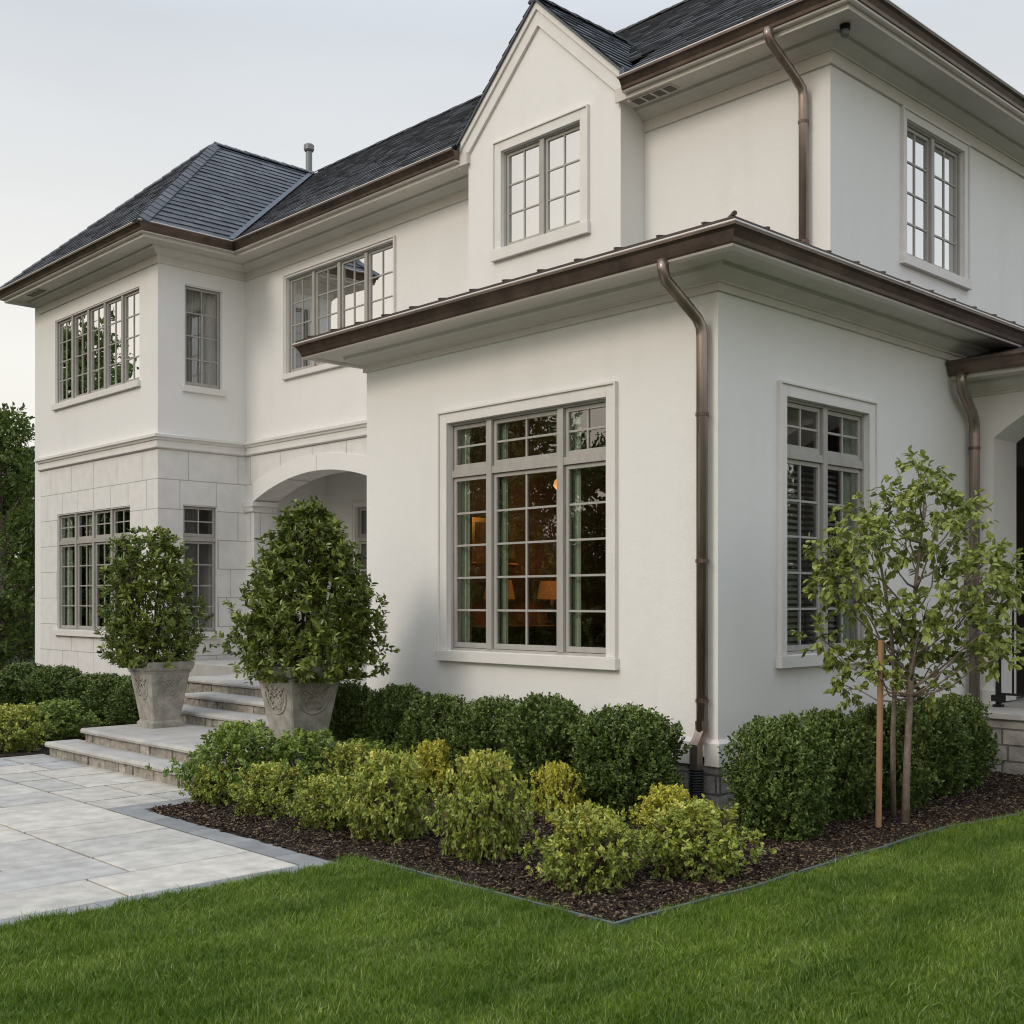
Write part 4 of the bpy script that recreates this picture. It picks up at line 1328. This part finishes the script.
box_prof = lambda h: .40*((1-abs(2*h-.86)**2.6/1.75) if h < .43 else max(0, 1-((h-.43)/.59)**3.6)**.5)
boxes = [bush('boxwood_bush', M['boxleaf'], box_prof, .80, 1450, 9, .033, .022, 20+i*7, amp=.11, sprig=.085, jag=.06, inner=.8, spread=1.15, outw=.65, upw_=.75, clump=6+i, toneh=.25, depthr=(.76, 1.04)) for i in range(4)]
GRP = 'clipped boxwood bushes beside the house'
BW = [  # x, y, scale, height scale, label
 (-.42, -.82, .84, .97, 'large rounded boxwood just right of the corner downspout, nearest on the shaded side'),
 (.42, -.66, .86, .93, 'second boxwood from the corner downspout, under the blinds-filled window'),
 (1.18, -.72, .92, .98, 'boxwood directly behind the staked young tree stems'),
 (1.90, -.66, .88, .94, 'boxwood between the young tree and the rightmost boxwood'),
 (2.45, -.66, .80, .93, 'rightmost boxwood, beside the stone porch platform'),
 (-.66, .34, 1.02, 1.02, 'largest boxwood on the sunny side, just left of the corner downspout'),
 (-.60, 1.22, .98, .99, 'boxwood second left of the corner downspout, below the right end of the big window sill'),
 (-.52, 1.92, .88, .95, 'boxwood under the centre of the big window, third from the corner'),
 (-.56, 2.58, .86, .94, 'boxwood under the left half of the big window, fourth from the corner'),
 (-.50, 3.22, .86, .96, 'boxwood under the left end of the big window sill, fifth from the corner'),
 (-.58, 3.88, .90, 1.0, 'boxwood beside the right-hand planter, last of the row under the window'),
 (-.50, 8.25, .98, 0.76, 'far boxwood tucked behind the left stone planter'),
 (-.42, 9.10, .98, 0.76, 'far boxwood second left from the left stone planter'),
 (-.36, 9.95, 1.0, 0.77, 'far boxwood third left from the left stone planter'),
 (-.50, 10.8, 1.02, 0.81, 'far boxwood fourth left from the planter, near the photo edge'),
 (-.60, 11.7, 1.08, 0.84, 'leftmost far boxwood at the edge of the photo'),
]
used = set()
for i, (x, y, s, hz, lab) in enumerate(BW):
    v = i % 4
    o = boxes[v] if v not in used else copy_tree(boxes[v])
    used.add(v)
    o.location = (x, y, .0); o.rotation_euler = (0, 0, i*1.3); o.scale = (s*(1.0 if i < 11 else 1.10), s*(1+.04*math.sin(i)), hz*(1+.03*math.sin(i*2.3)))
    tag(o, lab, 'bush', GRP)

lime_prof = lambda h: .36*(.62+.62*math.sin(min(h, 1)*math.pi*.86+.12)-.34*h**3)
def protos(mt, seed, n=2, **k):
    kw = dict(amp=.26, sprig=.06, jag=.15, inner=.45, depthr=(.62, 1.16), upw_=.6, outw=.7, spread=1.7, nstem=16, toneh=.6, clump=6, gap=.36)
    kw.update(k)
    return [bush('low_shrub', mt, lime_prof, .52, 430, 10, .040, .025, seed+i, **kw) for i in range(n)]
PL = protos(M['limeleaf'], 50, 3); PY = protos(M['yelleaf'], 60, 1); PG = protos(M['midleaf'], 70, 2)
SH = [  # px of centre, base y, width px, top y, kind, label
 (213, 812, 62, 765, 'L', 'olive green low shrub at the left tip of the mulch bed, beside the bottom step'),
 (270, 824, 88, 762, 'L', 'olive green low shrub second from the left tip of the mulch bed'),
 (328, 836, 88, 776, 'L', 'small olive low shrub third from the left along the patio border'),
 (388, 848, 112, 752, 'L', 'tall golden green low shrub in front of the left end of the window boxwoods'),
 (352, 806, 80, 742, 'L', 'golden green low shrub just behind the tall front one, below the right planter'),
 (432, 800, 62, 740, 'Y', 'bright yellow green low shrub touching the boxwoods under the window left end'),
 (484, 868, 112, 752, 'L', 'large golden low shrub at the middle of the bed, left of the pointed corner'),
 (558, 830, 62, 762, 'Y', 'bright yellow low shrub squeezed between two front shrubs and the boxwoods'),
 (590, 896, 128, 806, 'L', 'pinkish tipped low shrub nearest the pointed corner of the mulch bed'),
 (668, 848, 78, 786, 'Y', 'bright yellow low shrub below the corner downspout, behind the rightmost one'),
 (694, 884, 134, 800, 'L', 'broad lime low shrub at the right end, nearest the right-hand lawn'),
 (236, 801+6, 92, 722, 'G', 'fresh green low shrub standing against the landing edge at left'),
 (300, 796+6, 98, 730, 'G', 'fresh green low shrub in front of the right-hand planter'),
 (362, 794, 84, 740, 'G', 'fresh green low shrub between the right-hand planter and boxwoods'),
 (10, 758, 85, 705, 'L', 'mixed green and rusty low shrub at the far left edge beyond the patio'),
 (54, 748, 74, 700, 'G', 'green mounded low shrub beyond the patio, left of the bottom step'),
]
cnt = {'L': 0, 'Y': 0, 'G': 0}
for i, (px, by, wp, ty, kd, lab) in enumerate(SH):
    x, y, d_ = proj_prep(px, by-6)
    pr_ = {'L': PL, 'Y': PY, 'G': PG}[kd]; c_ = cnt[kd]; cnt[kd] += 1
    o = pr_[c_] if c_ < len(pr_) else copy_tree(pr_[c_ % len(pr_)])
    wid = wp/1175*d_*(1.02 if kd == 'G' else .82); hgt = (1.6-(ty-601)/1175*d_)*.96
    o.location = (x, y, 0); o.rotation_euler = (0, 0, i*2.1); s = wid/.80; o.scale = (s, s, hgt/.53)
    tag(o, lab, 'shrub', 'low shrubs planted in the mulch bed')

# planter shrubs
def pot1(h): return float(np.interp(h, [0,.10,.22,.5,.75,.9,1], [.30,.47,.50,.46,.42,.31,.12]))
def pot2(h): return float(np.interp(h, [0,.08,.22,.45,.65,.82,.93,1], [.44,.62,.66,.56,.46,.34,.20,.06]))
b1 = bush('potted_shrub', M['potleaf'], pot1, 1.42, 720, 10, .066, .030, 91, amp=.20, sprig=.09, jag=.13, inner=.4, spread=1.45, depthr=(.62, 1.08), nstem=16, stem_r=.010, upw_=.55, clump=6)
b1.location = (-1.46, 6.17, .90); b1.scale = (1.0, 1.0, 1); tag(b1, 'dense upright evergreen shrub growing in the farther, left stone planter', 'shrub', 'evergreens growing in the stone planters')
b2 = bush('potted_shrub', M['potleaf'], pot2, 1.58, 1250, 10, .066, .030, 95, amp=.17, sprig=.09, jag=.11, inner=.45, spread=1.45, depthr=(.62, 1.08), nstem=18, stem_r=.011, upw_=.5, clump=6)
b2.location = (-1.25, 3.54, .88); tag(b2, 'broad cone-shaped evergreen shrub growing in the nearer, right stone planter', 'shrub', 'evergreens growing in the stone planters')

# ------------------------------------------------------------------ staked young tree
def at_px(px, py, d_):
    u = (px-512)/1175; v = (601-py)/1175
    return Vector((CAM.x+d_*(VD[0]+u*VR[0]), CAM.y+d_*(VD[1]+u*VR[1]), 1.6+d_*v))
rt = random.Random(8); nrt = np.random.default_rng(8)
D0 = 8.28
base = Vector((.54, -1.24, 0))
tree = empty('young_tree', tuple(base), 0, 'slender young tree with loose bright green leaves in front of the blinds-filled window', 'tree')
def tbp(mb, name, mt, **k):
    o = mb.build(name, mt, tree, **k); o.location = -base; return o
trunk_pts = [at_px(905, 830, D0), at_px(907, 760, D0), at_px(910, 700, D0), at_px(913, 650, D0+.02), at_px(915, 590, D0+.03), at_px(922, 530, D0+.03), at_px(926, 480, D0)]
m = MB(); m.tube(trunk_pts, [.030,.025,.023,.018,.013,.009,.004], 9)
m.tube([Vector((.72,-1.03,-.02)), at_px(893, 740, 8.42), at_px(895, 680, 8.40), at_px(890, 620, 8.38), at_px(880, 560, 8.35), at_px(872, 520, 8.3)], [.022,.019,.017,.014,.009,.004], 8)
tbp(m, 'trunk', M['bark'], smooth=True)
CL = [(928,482,20),(886,506,30),(915,512,30),(940,512,30),(862,530,26),(835,548,26),(822,565,18),(875,545,28),(905,545,26),(935,545,28),(962,535,22),(850,578,22),(828,592,14),(852,598,16),
      (822,640,18),(838,662,14),(846,688,12),(900,612,24),(925,612,22),(950,590,28),(972,575,22),(990,600,28),(1004,570,22),(1012,592,20),(960,625,24),(918,640,26),(896,650,20),(985,632,20),(1008,628,16),(940,660,18),(1000,658,12),(972,655,14),(880,680,12),(968,510,12),(918,470,10),(884,655,20),(905,668,18),(935,690,14),(868,610,20),(985,560,18)]
br = MB(); parts = []
for i, (px, py, rp) in enumerate(CL):
    d_ = D0 + rt.uniform(-.42, .42)
    c = at_px(px, py, d_); r_ = rp/1175*d_*1.05
    # branch from the trunk
    hz = max(.95, min(c.z - .30 - .25*abs(px-910)/100, 2.2))
    hz = max(.92, min(hz+rt.uniform(-.18, .12), c.z-.05 if c.z > 1.2 else 1.05))
    for a_, b_ in zip(trunk_pts[:-1], trunk_pts[1:]):
        if a_.z <= hz <= b_.z: p0 = a_.lerp(b_, (hz-a_.z)/(b_.z-a_.z))
    mid = p0.lerp(c, .5) + Vector((rt.uniform(-.05,.05), rt.uniform(-.05,.05), -.05 if c.z > p0.z else .12))
    q1 = p0.lerp(mid, .5) + Vector((0,0,-.02)); q2 = mid.lerp(c, .5)+Vector((rt.uniform(-.03,.03), 0, .03))
    br.tube([p0, q1, mid, q2, c], [.0085, .007, .0055, .004, .0025], 6)
    n = int(7 + rp*.58)
    dirs = norm(nrt.normal(0, 1, (n, 3))); rad = r_*nrt.uniform(.25, 1.0, n)[:, None]
    O = np.array(c)[None, :] + dirs*rad
    A = dirs*.8 + nrt.normal(0, .3, (n, 3)); A[:, 2] += .1
    for q in range(0, n, 3):
        e_ = Vector(O[q]); br.tube([c.lerp(p0, .12), (c+e_)/2+Vector((0,0,.015)), e_], [.003,.0025,.0015], 4)
    parts.append(sprigs(O, A, np.full(n, .09)*nrt.uniform(.7, 1.3, n), 7, .062, .040, nrt, spread=.85, upw=.9, droop=.65))
V, Q, T = merge(parts)
f_ = quads_mesh('crown', V, Q, M['treeleaf'], tree, T); f_.location = -base
tbp(br, 'branch', M['bark'], smooth=True)
m = MB(); sp0 = Vector((.26, -1.165, -.05)); st1 = at_px(881, 640, 8.14)
m.tube([sp0, st1], .021, 10)
m.tube([at_px(880, 700, 8.14)+Vector((-.01,0,0)), at_px(882, 694, 8.14)+Vector((.01,-.025,0)), at_px(894, 692, 8.2), at_px(908, 694, 8.25)+Vector((.02,0,0))], .006, 6)
o = m.build('wooden_stake', M['stake']); tag(o, 'reddish brown round wooden stake left of the young tree trunk', 'stake')

# ------------------------------------------------------------------ background trees
def leaf_tree(H, Rw, seed, n_clump, per, L, trunk_h=.25, name='background_tree', bias=1.0):
    rng = np.random.default_rng(seed); r2 = random.Random(seed)
    root = empty(name)
    m = MB()
    m.tube([(0,0,-.1),(.05,0,H*.25),(0,.06,H*.55),(.05,.03,H*.9)], [H*.028,H*.022,H*.013,H*.004], 8)
    m.build('trunk', M['bark'], root, smooth=True)
    br_ = MB(); parts = []
    for i in range(n_clump):
        h = trunk_h+(1-trunk_h)*r2.random()**bias
        w = Rw*math.sin(min(1, (h-trunk_h)/(1-trunk_h)*.86+.14)*math.pi)**.7
        a = r2.uniform(0, 6.28); f = r2.uniform(.35, 1.0)
        c = Vector((math.cos(a)*w*f, math.sin(a)*w*f, h*H))
        br_.tube([(0,0,max(.1, h-.22)*H), (c.x*.5, c.y*.5, (h-.10)*H), c], [H*.006, H*.004, H*.001], 4)
        cr_ = Rw*r2.uniform(.16, .30)
        d = norm(rng.normal(0, 1, (per, 3)))
        O = np.array(c)+d*cr_*rng.uniform(.3, 1, per)[:, None]*np.array([1, 1, .75])
        parts.append(sprigs(O, d+np.array([0, 0, .35]), np.full(per, cr_*.35), 6, L, L*.5, rng, tone=np.clip(rng.normal(.5, .25, per)+r2.uniform(-.2,.2), 0, 1)))
    V, Q, T = merge(parts)
    quads_mesh('crown', V, Q, M['farleaf'], root, T)
    br_.build('branch', M['bark'], root)
    return root
bt1 = leaf_tree(5.4, 2.2, 201, 70, 60, .12, trunk_h=.05)
bt2 = leaf_tree(6.5, 2.0, 202, 60, 60, .12, trunk_h=.12)
u = at_px(0, 600, 25.5); bt1.location = (u.x, u.y, 0); tag(bt1, 'dense green tree behind the left edge of the house, its crown below the belt course', 'tree', 'trees beyond the left wing')
u = at_px(-62, 600, 27); bt2.location = (u.x, u.y, 0); tag(bt2, 'taller background tree mostly outside the left edge, one twig showing against the sky', 'tree', 'trees beyond the left wing')
c_ = copy_tree(bt1); u = at_px(28, 600, 33); c_.location = (u.x, u.y, 0); c_.rotation_euler = (0,0,2); c_.scale = (.9,.9,1.02); tag(c_, 'farthest background tree, a sliver peeking out right beside the left wing wall', 'tree', 'trees beyond the left wing')

# trees across the garden that the windows mirror
bigs = leaf_tree(10.0, 4.3, 301, 190, 60, .22, trunk_h=.02, name='garden_tree', bias=1.8)
spots = [(-30, 6, .95), (-31, 14, 1.0), (-28, 21, .95), (-25, 28, 1.0), (-21, 35, 1.05), (-15, 38, 1.12), (-9, 38, 1.15), (-3, 41, 1.15), (-33, 27, 1.1), (-26, 40, 1.2), (30, -16, .7), (36, -26, .85)]
for i, (x, y, s) in enumerate(spots):
    o = bigs if i == 0 else copy_tree(bigs)
    o.location = (x, y, 0); o.rotation_euler = (0, 0, i*1.7); o.scale = (s, s, s)
    tag(o, 'tall leafy garden tree outside the view, mirrored in the windows', 'tree', 'garden trees mirrored in the windows')

# ------------------------------------------------------------------ grass and mulch chips (uncountable)
def scatter(name, pts, rots, scl, protos_, mt_label=None):
    """one object: points carry the instances"""
    me = bpy.data.meshes.new(name)
    me.vertices.add(len(pts)); me.vertices.foreach_set('co', np.asarray(pts, dtype=np.float32).ravel())
    a = me.attributes.new('rot', 'FLOAT_VECTOR', 'POINT'); a.data.foreach_set('vector', np.asarray(rots, dtype=np.float32).ravel())
    a = me.attributes.new('scl', 'FLOAT_VECTOR', 'POINT'); a.data.foreach_set('vector', np.asarray(scl, dtype=np.float32).ravel())
    o = bpy.data.objects.new(name, me); col.objects.link(o)
    cc = bpy.data.collections.new(name+'_pieces')
    for p in protos_:
        for c in list(p.users_collection): c.objects.unlink(p)
        cc.objects.link(p)
    ng = bpy.data.node_groups.new(name+'_scatter', 'GeometryNodeTree')
    ng.interface.new_socket('Geometry', in_out='INPUT', socket_type='NodeSocketGeometry')
    ng.interface.new_socket('Geometry', in_out='OUTPUT', socket_type='NodeSocketGeometry')
    N_ = ng.nodes; Lk = ng.links
    gi = N_.new('NodeGroupInput'); go = N_.new('NodeGroupOutput')
    ip = N_.new('GeometryNodeInstanceOnPoints')
    ci = N_.new('GeometryNodeCollectionInfo'); ci.inputs['Collection'].default_value = cc
    ci.inputs['Separate Children'].default_value = True; ci.inputs['Reset Children'].default_value = True
    ip.inputs['Pick Instance'].default_value = True
    n1 = N_.new('GeometryNodeInputNamedAttribute'); n1.data_type = 'FLOAT_VECTOR'; n1.inputs['Name'].default_value = 'rot'
    n2 = N_.new('GeometryNodeInputNamedAttribute'); n2.data_type = 'FLOAT_VECTOR'; n2.inputs['Name'].default_value = 'scl'
    Lk.new(gi.outputs[0], ip.inputs['Points']); Lk.new(ci.outputs[0], ip.inputs['Instance'])
    Lk.new(n1.outputs['Attribute'], ip.inputs['Rotation']); Lk.new(n2.outputs['Attribute'], ip.inputs['Scale'])
    Lk.new(ip.outputs[0], go.inputs[0])
    md = o.modifiers.new('scatter', 'NODES'); md.node_group = ng
    return o
def clump(seed, nb, rad, hgt):
    rng = np.random.default_rng(seed)
    r_ = rad*np.sqrt(rng.random(nb)); a = rng.uniform(0, 2*math.pi, nb)
    P = np.stack([r_*np.cos(a), r_*np.sin(a), np.full(nb, -.005)], 1)
    lean = rng.normal(0, .26, (nb, 2)); 
    h = hgt*rng.uniform(.45, 1.25, nb)
    up = norm(np.concatenate([lean, np.ones((nb, 1))], 1))
    sd_ = rng.uniform(0, 2*math.pi, nb); S_ = np.stack([np.cos(sd_), np.sin(sd_), np.zeros(nb)], 1)
    w = rng.uniform(.0010, .0021, nb)[:, None]
    mid = P + up*(h*.55)[:, None]
    tip = P + up*(h)[:, None] + np.concatenate([lean*(h*.5)[:, None], -(h*.12)[:, None]], 1)
    V = np.stack([P-S_*w, P+S_*w, mid+S_*w*.8, mid-S_*w*.8, tip+S_*w*.15, tip-S_*w*.15], 1).reshape(-1, 3)
    b = (np.arange(nb)*6)[:, None]
    Q = np.concatenate([b+np.array([[0,1,2,3]]), b+np.array([[3,2,4,5]])], 0)
    return quads_mesh('grass_tuft', V, Q, M['grass'])
rng = np.random.default_rng(77)
def on_lawn(x, y):
    patio = ((x < -3.0) & (y > .505)) | (y > 2.9)
    bulge = (x > -3.05) & (x < -2.9) & (y < .52)
    bed = ((x > BEDX-.012) & (y > bed_front(x)-.012)) | ((x > -3.04) & (y > .56))
    return ~patio & ~bed
N0 = 150000
dd = rng.uniform(3.6, 13, N0); uu = rng.uniform(-.56, .56, N0)
keep = rng.random(N0) < (dd/13)*np.clip(1.45-dd*.055, .4, 1)      # even cover on the ground, thinning far off
dd, uu = dd[keep], uu[keep]
gx = CAM.x + dd*(VD[0]+uu*VR[0]); gy = CAM.y + dd*(VD[1]+uu*VR[1])
k_ = on_lawn(gx, gy) & (gx < 9)
gx, gy = gx[k_], gy[k_]
area_note = len(gx)
n = len(gx)
# mowing bands and uneven growth
fld = lambda a, b, c: np.sin(gx*a+gy*b+c)
lay1 = .5*fld(5.1, 2.2, 0)+.5*fld(-3.3, 7.4, 1)+.5*fld(11, -6, 2)*fld(3, 4, .5)
lay2 = .5*fld(2.7, -6.1, 3)+.5*fld(8.4, 3.2, 4)+.5*fld(-5, 12, 5)*fld(4, -3, 1.5)
hgt = 1 + .10*np.sin(gx*1.9+gy*.6) + .16*lay1*lay2 + .12*fld(14, 9, 1)*fld(-8, 13, 2) + rng.normal(0, .14, n)
rots = np.stack([.34*lay1+rng.normal(0, .10, n), .34*lay2+rng.normal(0, .10, n), rng.uniform(0, 6.28, n)], 1)
s_ = rng.uniform(.85, 1.2, n)
gr_ = scatter('grass', np.stack([gx, gy, np.zeros(n)], 1), rots, np.stack([s_, s_, s_*hgt], 1), [clump(500+i, 105, .062, .050) for i in range(6)])
tag(gr_, 'dense mown green lawn grass in the foreground', 'grass', kind='stuff')

def chip(seed):
    r2 = random.Random(seed); m = MB()
    for _ in range(14):
        l, w, t = r2.uniform(.005, .017), r2.uniform(.003, .007), r2.uniform(.0015, .004)
        cx, cy = r2.uniform(-.04, .04), r2.uniform(-.04, .04)
        Mx = Matrix.Translation((cx, cy, r2.uniform(0, .010))) @ Matrix.Rotation(r2.uniform(0, 6.28), 4, 'Z') @ Matrix.Rotation(r2.uniform(-.5, .5), 4, 'Y') @ Matrix.Rotation(r2.uniform(-.5,.5), 4, 'X')
        vs = [Mx @ Vector(p) for p in ((-l,-w,-t),(l,-w*.6,-t),(l*1.1,w*.7,-t),(-l*.8,w,-t),(-l,-w*.7,t),(l*.9,-w*.5,t),(l,w*.5,t),(-l*.7,w*.8,t))]
        m.add(vs, [(0,3,2,1),(4,5,6,7),(0,1,5,4),(1,2,6,5),(2,3,7,6),(3,0,4,7)])
    return m.build('bark_chip', M['chip'])
n = 60000
cx = rng.uniform(-3.05, 5.0, n); cy = rng.uniform(-2.6, 3.4, n)
k_ = in_bed(cx, cy) & ~((cx > -.02) & (cy > -.02))
cx, cy = cx[k_][:15000], cy[k_][:15000]; n = len(cx)
rots = np.stack([rng.normal(0, .15, n), rng.normal(0, .15, n), rng.uniform(0, 6.28, n)], 1); s_ = rng.uniform(.6, 1.25, n)
o = scatter('mulch_chips', np.stack([cx, cy, .016+rng.uniform(0, .012, n)], 1), rots, np.stack([s_]*3, 1), [chip(700+i) for i in range(5)])
tag(o, 'loose dark brown bark mulch covering the planting bed', 'mulch', kind='stuff')
print('grass tufts', area_note, 'chips', n)
